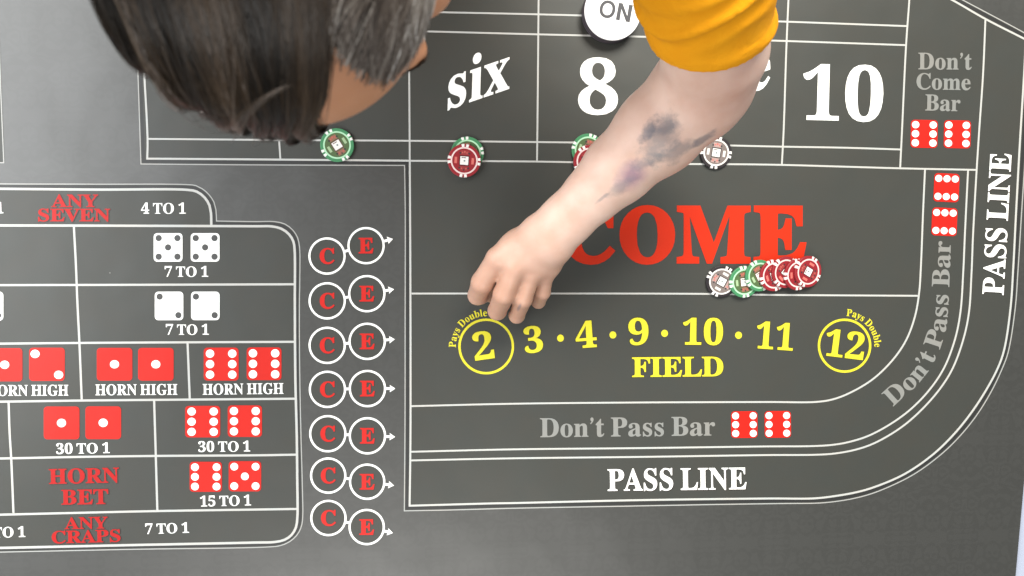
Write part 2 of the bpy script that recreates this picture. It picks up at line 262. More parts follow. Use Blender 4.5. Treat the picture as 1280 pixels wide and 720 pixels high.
for i in range(4):
    outline += soft_corner(corners[i - 1], corners[i], corners[(i + 1) % 4])
craps_mat = slab('craps_mat', outline, -0.003, 0.0, M_MAT)
tag(craps_mat, 'dark grey craps table mat printed with betting boxes, spread flat on the table', 'craps mat')

m_table = mat('table_laminate', (0.62, 0.68, 0.82), 0.35, 0.5)
t = NT(m_table); tc = t.n('ShaderNodeTexCoord'); nz = t.n('ShaderNodeTexNoise', i_Scale=14.0, i_Detail=6.0)
t.l(tc.outputs['Object'], nz.inputs['Vector'])
t.l(t.mix(nz.outputs[0], (0.33, 0.37, 0.48), (0.40, 0.43, 0.52)), t.b.inputs['Base Color'])
table = thing('table', 'pale bluish white table showing along the right edge of the dark mat', 'table', (0, 0, -0.78))
top = slab('tabletop', [Vector((-1.05, -0.62, 0)), Vector((1.0, -0.62, 0)), Vector((1.0, 0.60, 0)), Vector((-1.05, 0.60, 0))],
           0.745, 0.7765, m_table, table)
bv = top.modifiers.new('edge', 'BEVEL'); bv.width = 0.004; bv.segments = 2
m_leg = mat('table_leg_metal', (0.45, 0.45, 0.46), 0.35, 0.5, Metallic=0.8)
for sx, sy in ((-0.98, -0.55), (0.93, -0.55), (-0.98, 0.53), (0.93, 0.53)):
    slab('leg', [Vector((sx + a * 0.02, sy + b * 0.02, 0)) for a, b in ((-1, -1), (1, -1), (1, 1), (-1, 1))], 0.0, 0.745, m_leg, table)

# ------------------------------------------------------------------ printing
def smooth_line(pts, closed=False, step=5.0, corner=48):
    """Catmull-Rom through the points, sharp where the line turns sharply"""
    P = [Vector((a, b)) for a, b in pts]
    n = len(P)
    def is_corner(i):
        if i == 0 or i == n - 1: return True
        a, b = (P[i] - P[i - 1]).normalized(), (P[i + 1] - P[i]).normalized()
        return a.dot(b) < math.cos(math.radians(corner))
    C = [i for i in range(n) if is_corner(i)]
    out = [P[0]]
    for c0, c1 in zip(C, C[1:]):
        seg = P[c0:c1 + 1]
        ext = [seg[0] * 2 - seg[1]] + seg + [seg[-1] * 2 - seg[-2]]
        for i in range(1, len(ext) - 2):
            p0, p1, p2, p3 = ext[i - 1], ext[i], ext[i + 1], ext[i + 2]
            t0 = 0; t1 = t0 + max((p1 - p0).length, 1e-6) ** .5
            t2 = t1 + max((p2 - p1).length, 1e-6) ** .5; t3 = t2 + max((p3 - p2).length, 1e-6) ** .5
            m = max(1, int((p2 - p1).length / step))
            for k in range(1, m + 1):
                tt = t1 + (t2 - t1) * k / m
                a1 = p0 * ((t1 - tt) / (t1 - t0)) + p1 * ((tt - t0) / (t1 - t0))
                a2 = p1 * ((t2 - tt) / (t2 - t1)) + p2 * ((tt - t1) / (t2 - t1))
                a3 = p2 * ((t3 - tt) / (t3 - t2)) + p3 * ((tt - t2) / (t3 - t2))
                b1 = a1 * ((t2 - tt) / (t2 - t0)) + a2 * ((tt - t0) / (t2 - t0))
                b2 = a2 * ((t3 - tt) / (t3 - t1)) + a3 * ((tt - t1) / (t3 - t1))
                out.append(b1 * ((t2 - tt) / (t2 - t1)) + b2 * ((tt - t1) / (t2 - t1)))
    return out
def offset_line(P, d, closed=False):
    n = len(P); out = []
    for i in range(n):
        if closed: a, b = P[i] - P[i - 1], P[(i + 1) % n] - P[i]
        else:
            a = P[i] - P[i - 1] if i else P[1] - P[0]
            b = P[i + 1] - P[i] if i < n - 1 else P[-1] - P[-2]
        a, b = a.normalized(), b.normalized()
        n1, n2 = Vector((-a.y, a.x)), Vector((-b.y, b.x))
        m = n1 + n2
        k = max(0.35, 1 + n1.dot(n2))
        out.append(P[i] + m * (d / k))
    return out
_layer = [0]
def next_z(base):
    _layer[0] += 1
    return base + (_layer[0] % 90) * 1.5e-6
def stroke(pts, w, material, name='border_line', base=0.00035, closed=False, smooth=True, parent=None):
    P = smooth_line(pts) if smooth else [Vector(p) for p in pts]
    A, B = offset_line(P, w / 2, closed), offset_line(P, -w / 2, closed)
    z = next_z(base); n = len(P)
    v = [tuple(U(*p)[:2]) + (z,) for p in A] + [tuple(U(*p)[:2]) + (z,) for p in B]
    f = [(i, (i + 1) % n, n + (i + 1) % n, n + i) for i in range(n if closed else n - 1)]
    return mesh(name, v, f, parent or craps_mat, material)
def fill(pts, material, name, base, parent=None, smooth=True):
    P = smooth_line(list(pts) + [pts[0]])[:-1] if smooth else [Vector(p) for p in pts]
    z = next_z(base)
    v = [tuple(U(*p)[:2]) + (z,) for p in P]
    tri = tessellate_polygon([[Vector(p) for p in v]])
    tri = [t if (Vector(v[t[1]]) - Vector(v[t[0]])).cross(Vector(v[t[2]]) - Vector(v[t[0]])).z > 0 else t[::-1] for t in tri]
    return mesh(name, v, tri, parent or craps_mat, material)
def ring_pts(cx, cy, rx, ry, n=56):
    return [(cx + rx * math.cos(2 * PI * i / n), cy + ry * math.sin(2 * PI * i / n)) for i in range(n)]

def _loops(ch, font=None):
    adv, ls = (font or GLYPHS)[ch]
    return adv, [[tuple(map(float, p.split(','))) for p in l.split()] for l in ls]
def _embolden(L, e):
    if not e: return L
    P = [Vector(p) for p in L]; n = len(P); out = []
    for i in range(n):
        a, b = (P[i] - P[i - 1]).normalized(), (P[(i + 1) % n] - P[i]).normalized()
        m = Vector((-a.y - b.y, a.x + b.x)); k = max(0.85, 1 + a.dot(b))
        out.append(tuple(P[i] + m * (e / k)))
    return out
def glyph_mesh(loops):
    """triangles of one glyph already placed as 2-D world points"""
    vl = [[Vector((x, y, 0)) for x, y in l] for l in loops]
    tri, outv = [], []
    def ar(l): return sum(l[i].x * l[(i + 1) % len(l)].y - l[(i + 1) % len(l)].x * l[i].y for i in range(len(l)))
    areas = [ar(l) for l in vl]
    sign = 1 if max(areas, key=abs) > 0 else -1
    def inside(p, l):
        r = False
        for i in range(len(l)):
            a, b = l[i], l[i - 1]
            if (a.y > p.y) != (b.y > p.y) and p.x < (b.x - a.x) * (p.y - a.y) / (b.y - a.y) + a.x: r = not r
        return r
    for i, l in enumerate(vl):                           # each outline with its own holes
        if areas[i] * sign < 0: continue
        grp = [i] + [j for j in range(len(vl)) if areas[j] * sign < 0 and inside(vl[j][0], l)]
        vs, es = [], []
        for j in grp:
            b0 = len(vs); m = len(vl[j]); vs += [Vector((p.x * 1000, p.y * 1000)) for p in vl[j]]
            es += [(b0 + q, b0 + (q + 1) % m) for q in range(m)]
        ov, _, of, _, _, _ = delaunay_2d_cdt(vs, es, [], 1, 1e-5)
        k = len(outv); outv += [(p.x / 1000, p.y / 1000, 0) for p in ov]
        for t in of:
            a, b, c = (ov[q] for q in t[:3])
            s_ = (b - a).cross(c - a); g_ = (a + b + c) / 3000
            if any(inside(g_, vl[j]) for j in grp[1:]): continue
            tri.append(tuple(k + q for q in (t if s_ > 0 else t[::-1])))
    return outv, tri
def glyph_group(placed, name, material, base, parent, to_world):
    V, F = [], []
    z = next_z(base); gi = 0
    for loops in placed:
        L2 = []
        for l in loops:
            L2.append([to_world(p) for p in l])
        v, f = glyph_mesh(L2)
        k = len(V); zz = z + gi % 3 * 5e-6; gi += 1; V += [(x, y, zz) for x, y, _ in v]; F += [tuple(i + k for i in t) for t in f]
    return mesh(name, V, F, parent, material)
CAP = 455.0
def text_px(text, p0, p1, cap, e=6, up=None, font=None, capem=CAP, space=150, track=0):
    """glyph loops in photograph pixels: ink spans p0..p1 on the baseline, cap pixels high"""
    pen = 0; items = []; lo = 1e9; hi = -1e9
    for ch in text:
        if ch == ' ': pen += space + track; continue
        adv, ls = _loops(ch, font)
        items.append((pen, ls))
        xs = [p[0] for l in ls for p in l]
        lo = min(lo, pen + min(xs)); hi = max(hi, pen + max(xs)); pen += adv + track
    p0, p1 = Vector(p0), Vector(p1)
    lo -= e; hi += e
    bx = (p1 - p0) / (hi - lo)
    if up is None: up = Vector((p1 - p0).normalized()); up = Vector((up.y, -up.x))
    by = Vector(up).normalized() * (cap / capem)
    def place(e):
        return [[[p0 + bx * (pen + x - lo) + by * y for x, y in _embolden(l, e)] for l in ls] for pen, ls in items]
    return place
def to_plane(p):
    q = U(p[0], p[1]); return (q.x, q.y)
def word(text, p0, p1, cap, material, e=6, name='printed_word', label=None, outline=None, oe=20, shift=(0, 0), **kw):
    pl = text_px(text, p0, p1, cap, e, **kw)
    o = glyph_group(pl(e), name, material, 0.00055, craps_mat, to_plane)
    if label: o['label'] = label
    if outline:
        g = [[[p + Vector(shift) for p in l] for l in ls] for ls in pl(e + oe)]
        for i, ls in enumerate(g):                       # every glyph's outline on a level of its own
            glyph_group([ls], 'letter_outline', outline, 0.00046, o, to_plane)
    return o
def arc_text(text, path, cap, material, e=6, name='printed_word', span=None, label=None):
    """glyphs set one by one along a baseline path (pixels)"""
    P = smooth_line(path, step=1.5)
    acc = [0]
    for a, b in zip(P, P[1:]): acc.append(acc[-1] + (b - a).length)
    total = acc[-1]
    def at(s):
        s = min(max(s, 0), total - 1e-3)
        i = max(j for j in range(len(acc) - 1) if acc[j] <= s)
        u = (s - acc[i]) / max(acc[i + 1] - acc[i], 1e-6)
        return P[i].lerp(P[i + 1], u), (P[i + 1] - P[i]).normalized()
    pen = 0; items = []
    for ch in text:
        if ch == ' ': pen += 150; continue
        adv, ls = _loops(ch); items.append((pen, adv, ls)); pen += adv
    k = total / pen; sy = cap / CAP
    placed = []
    for q, adv, ls in items:
        c, d = at((q + adv / 2) * k)
        u = Vector((d.y, -d.x))
        placed.append([[c + d * ((x - adv / 2) * k) + u * (y * sy) for x, y in _embolden(l, e)] for l in ls])
    o = glyph_group(placed, name, material, 0.00055, craps_mat, to_plane)
    if label: o['label'] = label
    return o
PIPS = {1: ((0, 0),), 2: ((-1, -1), (1, 1)), 3: ((-1, -1), (0, 0), (1, 1)),
        5: ((-1, -1), (1, -1), (0, 0), (-1, 1), (1, 1)), 6: ((-1, -1), (-1, 0), (-1, 1), (1, -1), (1, 0), (1, 1)),
        66: ((-1, -1), (0, -1), (1, -1), (-1, 1), (0, 1), (1, 1))}
def die(cx, cy, w, h, n, material=None, pip=None, dx=None, dy=None, rx=5.2, ry=5.2, rot=0.0, r=4.5, label=None):
    material = material or M_RED; pip = pip or M_WHITE
    c, s = math.cos(math.radians(rot)), math.sin(math.radians(rot))
    def T(x, y): return (cx + x * c - y * s, cy + x * s + y * c)
    pts = []
    for sx, sy, a0 in ((1, 1, 0), (-1, 1, 90), (-1, -1, 180), (1, -1, 270)):
        for k in range(7):
            a = math.radians(a0 + 15 * k)
            pts.append(T(sx * (w / 2 - r) + r * math.cos(a), sy * (h / 2 - r) + r * math.sin(a)))
    d = fill(pts, material, 'printed_die', 0.00052, smooth=False)
    if label: d['label'] = label
    dx = dx if dx is not None else w * 0.325; dy = dy if dy is not None else h * 0.325
    for px, py in PIPS[n]:
        q = T(px * dx, py * dy)
        fill(ring_pts(q[0], q[1], rx * 0.92, ry * 0.92, 22), pip, 'pip', 0.00072, d, smooth=False)
    return d

# the two betting layouts: dark fields, double borders, dividing lines
LEFT_THIN = [(-240, 228), (0, 229.9), (120, 230.2), (235, 230.8), (245, 232), (253, 236), (261, 243), (267.5, 252.5), (270, 262), (270.8, 276.3),
             (320, 277), (343, 277), (356, 280), (366, 287.5), (372, 297), (374.5, 309), (374.8, 350), (374.3, 380), (374.8, 470),
             (376.3, 545), (377.8, 600), (378.2, 650), (376, 660), (371, 669), (362, 677), (350, 682), (336, 683.5), (160, 686.6), (0, 690), (-240, 695)]
fill(LEFT_THIN, M_FELT, 'betting_area', 0.00012)
stroke(LEFT_THIN, 1.3, M_THIN, 'thin_border_line')
PB = offset_line(smooth_line(LEFT_THIN), 3.6)
stroke(PB, 3.6, M_BAND, 'border_band', 0.0002, smooth=False)
stroke([(-240, 234), (0, 236), (120, 237), (235, 237.4), (246, 239.5), (256, 247), (262, 257), (263.8, 266), (264.2, 281)], 3.0, M_LINE)
stroke([(-240, 281), (0, 281.8), (100, 282), (320, 282.8), (340, 283), (352, 286), (361.5, 293), (366.8, 302), (368.3, 312), (368.6, 380), (369.2, 470),
        (371, 545), (371.6, 600), (371.8, 646), (370, 659), (364.5, 668.5), (356, 674.5), (344, 677.3), (320, 678), (160, 681.3), (0, 684.8), (-240, 690)], 3.0, M_LINE)
for L in ([(92.5, 283), (95, 330), (97, 380), (99.5, 430), (102.3, 499)],
          [(-240, 358), (0, 356.4), (160, 356), (368, 355.3)],
          [(-240, 432), (0, 429.5), (100, 428.6), (236, 427.8), (368, 427.2)],
          [(-240, 504), (0, 502), (100, 500.6), (236, 499.4), (369, 498.3)],
          [(234.6, 429), (236, 465), (237.3, 498.5)],
          [(192.8, 501), (194, 540), (196.8, 637.5)],
          [(11, 503), (12.2, 540), (14.3, 575), (17, 641)],
          [(-240, 577), (0, 573), (100, 571), (195, 569.8), (320, 569), (370, 568.2)],
          [(-240, 648), (0, 643.2), (80, 641.3), (200, 638.6), (320, 636.8), (371, 636)]):
    stroke(L, 2.7, M_LINE, 'dividing_line')

FAR_THIN = [(-240, -90), (-8, -90), (-3, 0), (1, 110), (4.9, 203.4), (-240, 205)]   # the corner of the box on the other side
fill(FAR_THIN, M_FELT, 'betting_area', 0.00012)
stroke(FAR_THIN[1:], 1.3, M_THIN, 'thin_border_line')
stroke([(-14, -90), (-9, 0), (-6, 110), (-2.4, 197), (-240, 198.4)], 2.6, M_LINE)

RIGHT_THIN = [(166, -90), (169, 0), (172.5, 90), (176.3, 205), (300, 206), (505.7, 206.8), (506.5, 260), (506.4, 400), (506.2, 540), (505.4, 638.4),
              (560, 637.4), (640, 635.2), (780, 632.6), (900, 630.4), (985, 629.2), (1018, 628.9), (1036, 627.7), (1060, 624.3), (1082, 619.2), (1105, 611), (1142, 592.8), (1175, 568.8),
              (1197.5, 547.3), (1220, 519.8), (1239, 489), (1253, 459.5), (1260, 440), (1268.8, 385), (1272.3, 337), (1276.5, 270), (1281, 200), (1287, 100), (1291, 47.5), (1280, 41),
              (1203, 0), (1100, -55), (1040, -90)]
fill(RIGHT_THIN, M_FELT, 'betting_area', 0.00012)
stroke(RIGHT_THIN + [RIGHT_THIN[0]], 1.3, M_THIN, 'thin_border_line')
PB = offset_line(smooth_line(RIGHT_THIN), 3.3)
PB2 = [tuple(p) for p in offset_line(smooth_line(RIGHT_THIN), -3.3)]
stroke(PB2, 3.2, M_BAND, 'border_band', 0.0002, smooth=False)
RIGHT_THICK = [(173, -80), (174.8, 0), (180.7, 97), (184.6, 175), (184.2, 198.3), (350, 199.5), (512.2, 200.9), (512.8, 300), (513.2, 460), (513, 560), (512, 632),
               (620, 629), (640, 628.7), (800, 625), (960, 623), (1018, 622.8), (1043, 620), (1071, 615), (1093, 608.6), (1130, 592.7), (1165, 568.8), (1190, 545), (1210, 521), (1230, 491.5),
               (1247, 460), (1255, 437), (1263, 384), (1266.3, 335), (1270, 262), (1274.5, 180), (1280, 90), (1282, 49.5), (1231, 23.5), (1190, 0), (1090, -52), (1050, -73)]
stroke(RIGHT_THICK, 2.4, M_LINE)
W2 = 2.2
for L in ([(512.2, 202), (511.5, 90), (511, 0), (510.5, -70)],
          [(513, 201), (672, 202), (800, 204.6), (960, 205.8), (1060, 208.5), (1125, 210.4), (1220.5, 212.4)],
          [(185.5, 173.6), (350, 175), (512, 176), (672, 177.6), (820, 179.6), (960, 183), (1060, 184.8), (1125.6, 186.9)],
          [(349, 176.2), (350.5, 198.4)],
          [(176, 6), (340, 10.5), (512, 14.5), (672, 18), (800, 21.5), (963, 26.5), (1133, 32.7)],
          [(178.5, 31), (340, 35), (512, 38.8), (672, 43), (735, 44.5), (820, 46.4), (963, 50.7), (1131.5, 56.5)],
          [(674, -70), (673.2, 0), (672.4, 90), (671.5, 180), (671.2, 200.8)],
          [(832, -70), (830, 0), (827, 90), (823, 203.8)],
          [(989, -70), (985.4, 0), (982.8, 60), (979.3, 165), (977.2, 205)],
          [(1140.5, -70), (1136.4, 0), (1132.4, 56), (1127.2, 165), (1125, 209.2)],
          [(1231.5, 25), (1228.6, 92), (1223.6, 165), (1219.8, 225), (1216, 295), (1214.2, 340), (1211, 390), (1204.5, 422), (1191, 459.5), (1175, 485.5), (1150, 513.8),
           (1125, 535), (1093, 553.7), (1070, 561.8), (1043, 566.8), (1020, 568.3), (960, 568.7), (800, 571), (640, 572.8), (514, 575.4)],
          [(1209.8, 213), (1206, 290), (1203.8, 340), (1200.3, 390), (1193.5, 424), (1180, 459.5), (1162.5, 486), (1140, 509.8), (1115, 528.6), (1085, 544.8), (1060, 552.6),
           (1040, 556), (1015, 557.5), (960, 557.9), (800, 560), (640, 561.6), (514, 564.6)],
          [(1156, 212), (1153.6, 265), (1150.8, 335), (1148.8, 365), (1143.6, 395), (1132.5, 425), (1115.5, 450), (1090, 474.5), (1060, 492), (1040, 499.3), (1020, 502.3),
           (960, 502.4), (800, 503), (640, 504.6), (514, 507.6)],
          [(514.5, 366.9), (690, 366.8), (880, 367.3), (960, 368.5), (1147, 369.7)]):
    stroke(L, W2, M_LINE, 'dividing_line')

# words and numbers of the left layout
DR = dict(e=9, outline=M_OUT, oe=2, shift=(0.8, 0.8), space=120)
WT = dict(e=3)
word('4 TO 1', (-51, 268), (4.6, 266.4), 13, M_WHITE, **WT)
word('ANY', (64.5, 258.6), (123, 258.6), 15.2, M_DRED, label='red ANY of the any seven bet', **DR)
word('SEVEN', (47.8, 276.4), (138, 276.4), 15.2, M_DRED, **DR)
word('4 TO 1', (176.5, 267), (232.5, 267), 13, M_WHITE, **WT)
word('7 TO 1', (206, 345.8), (260.5, 345.8), 12.6, M_WHITE, **WT)
word('7 TO 1', (207.5, 418.3), (261.3, 418.2), 12.6, M_WHITE, **WT)
word('HORN HIGH', (-16.5, 494.6), (85.8, 494.2), 13.2, M_WHITE, **WT)
word('HORN HIGH', (119.5, 493.8), (222, 493.2), 13.2, M_WHITE, **WT)
word('HORN HIGH', (253.5, 493.2), (354.6, 492), 13.2, M_WHITE, **WT)
word('30 TO 1', (70.5, 567.3), (137.5, 566), 12.6, M_WHITE, **WT)
word('30 TO 1', (248, 564.7), (313, 564), 12.6, M_WHITE, **WT)
word('15 TO 1', (250.5, 632.9), (314, 631.4), 12.6, M_WHITE, **WT)
word('7 TO 1', (-23, 672), (32, 670.8), 12.6, M_WHITE, **WT)
word('7 TO 1', (182, 667.3), (236.5, 665.6), 12.4, M_WHITE, **WT)
word('HORN', (61.5, 604.5), (149.3, 602.5), 18.0, M_DRED, **DR)
word('BET', (77, 630.4), (135.8, 629.4), 18.0, M_DRED, **DR)
word('ANY', (81, 661), (135, 660), 14.2, M_DRED, label='red ANY of the any craps bet', **DR)
word('CRAPS', (65, 678.9), (151, 676.6), 15.0, M_DRED, **DR)

WD = dict(material=M_WHITE, pip=M_PIPD, rx=4.3, ry=4.3, dx=11.7, dy=11.6)
die(210.3, 309.2, 36, 35.6, 5, **WD); die(256.6, 309.2, 36, 35.6, 5, **WD)
die(211.5, 382.3, 35.6, 35.6, 2, **WD); die(256.8, 382.3, 35.6, 35.6, 2, **WD)
die(-13.6, 382.6, 36, 36, 3, **WD)
BD = dict(rx=6.2, ry=5.6)
die(6.2, 455.8, 44, 41.5, 1, **BD); die(58.9, 455.3, 44.4, 41.5, 2, dx=14.7, dy=13.1, **BD)
die(143.4, 455.2, 44.4, 41, 1, **BD); die(195, 455.2, 44.4, 41, 1, **BD)
B6 = dict(rx=5.7, ry=5.6, dx=13.9, dy=13.1)
die(276.6, 455, 43.6, 41.2, 6, **B6); die(330.2, 454.6, 43.4, 41, 6, **B6)
die(77.2, 528.5, 44.6, 41, 1, rx=6.2, ry=5.7); die(129.3, 528.3, 44.6, 41, 1, rx=6.2, ry=5.7)
die(253.5, 526.9, 43.8, 39.5, 6, rx=5.7, ry=5.5, dx=13.8, dy=12.7); die(306.2, 526.3, 42.8, 39.5, 6, rx=5.6, ry=5.5, dx=13.6, dy=12.7)
die(257.4, 595.8, 40.4, 37.6, 6, rx=5.3, ry=5.2, dx=13.5, dy=12.1); die(306.3, 595.2, 40.6, 37.8, 5, rx=5.3, ry=5.2, dx=13.3, dy=12.1)

# the column of paired C and E circles
CE = [((408.8, 320), (457.6, 307), (491.3, 298.6)), ((409, 376), (458.6, 367), (492.6, 361.5)), ((409, 431.6), (459, 426.6), (493.6, 424)),
      ((409.3, 486.6), (459.3, 485.6), (494.2, 485.6)), ((409.8, 542), (459.3, 544.6), (494, 546)), ((410.3, 594.3), (459, 602), (492.6, 606.6)),
      ((410.6, 647.3), (458.4, 658.6), (491.2, 666))]
for i, (c, e, a) in enumerate(CE):
    r = 22.0 - (0.6 if i > 4 else 0)
    for ch, q in (('C', c), ('E', e)):
        k = fill(ring_pts(q[0], q[1], r, r), M_FELT, 'circle_field', 0.0003, smooth=False)
        stroke(ring_pts(q[0], q[1], r, r), 2.6, M_WHITE, 'circle_ring', 0.0004, closed=True, smooth=False, parent=k)
        w = word(ch, (q[0] - 9.3, q[1] + 9.3), (q[0] + 9.3, q[1] + 9.3), 18.6, M_CE, e=13, outline=M_OUT, oe=8, shift=(0.3, 0.4), name='printed_letter')
    v = (Vector(e) - Vector(c)).normalized()
    stroke([tuple(Vector(c) + v * (r + 1.2)), tuple(Vector(e) - v * (r + 1.2))], 3.2, M_WHITE, 'circle_link', smooth=False)
    d = (Vector(a) - Vector(e)).normalized(); s = Vector((-d.y, d.x)); p = Vector(e) + d * (r + 1.1); a = Vector(a)
    fill([tuple(p + s * 1.6), tuple(p - s * 1.6), tuple(a - d * 6.5 - s * 1.6), tuple(a - d * 7 - s * 4.6), tuple(a), tuple(a - d * 7 + s * 4.6), tuple(a - d * 6.5 + s * 1.6)],
         M_WHITE, 'arrow', 0.0005, smooth=False)

# words and numbers of the right layout
word('8', (722.3, 142.3), (772.2, 142.6), 68.5, M_WHITE, e=4, name='printed_number', capem=474)
word('10', (1002.5, 149.5), (1103, 152), 68.5, M_WHITE, e=2, name='printed_number', capem=474)
word('4', (233, 141), (288, 141), 68, M_WHITE, e=4, name='printed_number', capem=474)
word('5', (396, 139), (444, 139), 66, M_WHITE, e=4, name='printed_number', capem=474)
word('six', (559.5, 136.8), (636.5, 110.5), 57, M_WHITE, e=5, up=(0.03, -1))
word('nine', (848, 146), (961.5, 106.5), 57, M_WHITE, e=9, up=(0.06, -1))
come = []
for ch, x0, x1 in (('C', 703.5, 767.8), ('O', 774, 843.6), ('M', 845.6, 938), ('E', 941.6, 1007.4)):
    come.append(text_px(ch, (x0, 326.4 if ch not in 'CO' else 326.2), (x1, 326.6), 66.5 if ch not in 'CO' else 65.5, e=21))
o = glyph_group([p(21)[0] for p in come], 'printed_word', M_COME, 0.00055, craps_mat, to_plane)
o['label'] = 'large red word COME'
for q, s in ((0, 0),):
    word('Don\u2019t', (1147.3, 86.6), (1214.3, 87), 20.4, M_GREY, e=6)
    word('Come', (1145, 111.6), (1212.8, 112.6), 19.8, M_GREY, e=6)
    word('Bar', (1156, 138), (1200, 139), 19.8, M_GREY, e=6)
word('Don\u2019t Pass Bar', (675, 546.2), (893.8, 544), 23.4, M_GREY, e=5)
word('PASS LINE', (759.5, 613.2), (933, 611), 26.5, M_WHITE, e=6, outline=M_OUT, oe=4, shift=(0.6, 0.7))
word('PASS LINE', (1253.8, 368.9), (1263.8, 192.5), 26.0, M_WHITE, e=6, outline=M_OUT, oe=4, shift=(0.6, 0.7))
arc_text('Don\u2019t Pass Bar', [(1115.5, 508.5), (1130, 495.2), (1143.7, 483), (1160, 463.5), (1169, 447.5), (1175.8, 432), (1182, 410), (1184.8, 380), (1186.3, 352), (1188, 302)], 21.6, M_GREY, e=5)
Y = dict(outline=M_OLIVE, oe=10)
word('FIELD', (790, 470.8), (904, 469.8), 23.8, M_YEL, e=8, **Y)
def num(text, x0, x1, yb, rot, cap):
    k = math.tan(math.radians(rot)) * (x1 - x0) / 2
    word(text, (x0, yb - k), (x1, yb + k), cap, M_YEL, e=5, name='printed_number', capem=474, **Y)
num('3', 656.6, 679.6, 440.2, -6, 32); num('4', 720.2, 746.4, 434.2, -4, 32.5); num('9', 786, 811, 430.6, -2, 32.5)
num('10', 853.4, 903.4, 430.6, 0.6, 32.5); num('11', 944.4, 990.5, 436.4, 4, 33)
num('2', 594, 618.8, 448.8, -8, 34); num('12', 1030, 1078.5, 446.8, 7, 33)
for x, y in ((700.5, 422.6), (766, 418.6), (830.6, 416.6), (923, 419)):
    fill(ring_pts(x, y, 4.3, 4.5, 20), M_YEL, 'printed_dot', 0.0005, smooth=False)
stroke(ring_pts(607.7, 433, 33.4, 33.4), 3.0, M_YEL, 'number_ring', 0.0004, closed=True, smooth=False)
stroke(ring_pts(1055.5, 432, 32, 32.4), 2.9, M_YEL, 'number_ring', 0.0004, closed=True, smooth=False)
def arc_path(cx, cy, r, a0, a1, n=14):
    return [(cx + r * math.cos(math.radians(a0 + (a1 - a0) * i / n)), cy - r * math.sin(math.radians(a0 + (a1 - a0) * i / n))) for i in range(n + 1)]
arc_text('Pays Double', arc_path(607.7, 433, 38.0, 182, 88), 8.6, M_YEL, e=4)
arc_text('Pays Double', arc_path(1055.5, 432, 37.3, 87, -3), 8.6, M_YEL, e=4)
die(1154.9, 167.4, 33.6, 35, 6, rx=5.0, ry=4.9, dx=11, dy=11.3, rot=1.2); die(1196.3, 167.9, 33.6, 35, 6, rx=5.0, ry=4.9, dx=10.9, dy=11.3, rot=1.2)
V6 = dict(rx=4.8, ry=4.7, dx=10.3, dy=11.2, rot=2.5)
die(1182.8, 234.6, 31.6, 35.6, 66, **V6); die(1180.2, 277.2, 31.6, 35, 66, **V6)
die(930.2, 530.6, 33, 33.4, 6, rx=4.7, ry=4.7, dx=11, dy=11, rot=-0.4); die(972, 530.3, 33, 33.4, 6, rx=4.7, ry=4.7, dx=11, dy=11, rot=-0.4)
# ------------------------------------------------------------------ chips and the puck
def plastic(name, color, rough=0.42, spec=0.35, var=0.12):
    m = mat(name, color, rough, spec)
    t = NT(m); tc = t.n('ShaderNodeTexCoord'); nz = t.n('ShaderNodeTexNoise', i_Scale=180.0, i_Detail=4.0)
    t.l(tc.outputs['Object'], nz.inputs['Vector'])
    t.l(t.mix(nz.outputs[0], tuple(c * (1 - var) for c in color), tuple(min(1, c * (1 + var)) for c in color)), t.b.inputs['Base Color'])
    b = t.n('ShaderNodeBump', i_Strength=0.15, i_Distance=0.0003); t.l(nz.outputs[0], b.inputs['Height']); t.l(b.outputs[0], t.b.inputs['Normal'])
    return m
C_R, C_T = 0.0194, 0.0034
def lathe_mesh(name, prof, seg=48):
    v = []; f = []
    for r, z in prof:
        v += [(r * math.cos(2 * PI * i / seg), r * math.sin(2 * PI * i / seg), z) for i in range(seg)]
    n = len(prof)
    for j in range(n - 1):
        f += [(j * seg + i, j * seg + (i + 1) % seg, (j + 1) * seg + (i + 1) % seg, (j + 1) * seg + i) for i in range(seg)]
    f.append(tuple(range(seg))[::-1]); f.append(tuple(range((n - 1) * seg, n * seg)))
    me = bpy.data.meshes.new(name); me.from_pydata(v, [], f)
    return me
def annulus_mesh(name, r0, r1, z, seg=48, th=0.00012):
    v = []; f = []
    for r, zz in ((r0, z - th), (r0, z), (r1, z), (r1, z - th)):
        v += [(r * math.cos(2 * PI * i / seg), r * math.sin(2 * PI * i / seg), zz) for i in range(seg)]
    for j in range(3):
        f += [(j * seg + i, (j + 1) * seg + i, (j + 1) * seg + (i + 1) % seg, j * seg + (i + 1) % seg) for i in range(seg)]
    me = bpy.data.meshes.new(name); me.from_pydata(v, [], [q[::-1] for q in f])
    return me
def prism_mesh(name, polys, z0, z1):
    v = []; f = []
    for P in polys:
        k = len(v); n = len(P)
        v += [(x, y, z1) for x, y in P] + [(x, y, z0) for x, y in P]
        f.append(tuple(range(k, k + n)))
        f += [(k + i + n, k + (i + 1) % n + n, k + (i + 1) % n, k + i) for i in range(n)]
    me = bpy.data.meshes.new(name); me.from_pydata(v, [], f)
    return me
def spot_mesh(a0, a1):
    """one inlaid edge block: wraps from the top face over the rim to the underside"""
    prof = ((0.0160, C_T + 0.0001), (C_R - 0.0006, C_T + 0.0001), (C_R + 0.00012, C_T - 0.0005), (C_R + 0.00012, 0.0006), (C_R - 0.0005, 0.00005))
    v = []; f = []; n = 5; m = len(prof)
    for i in range(n):
        a = a0 + (a1 - a0) * i / (n - 1)
        v += [(r * math.cos(a), r * math.sin(a), z) for r, z in prof]
    for i in range(n - 1):
        f += [(i * m + j, (i + 1) * m + j, (i + 1) * m + j + 1, i * m + j + 1)[::-1] for j in range(m - 1)]
    me = bpy.data.meshes.new('edge_spot'); me.from_pydata(v, [], f)
    return me
b_ = 0.0006
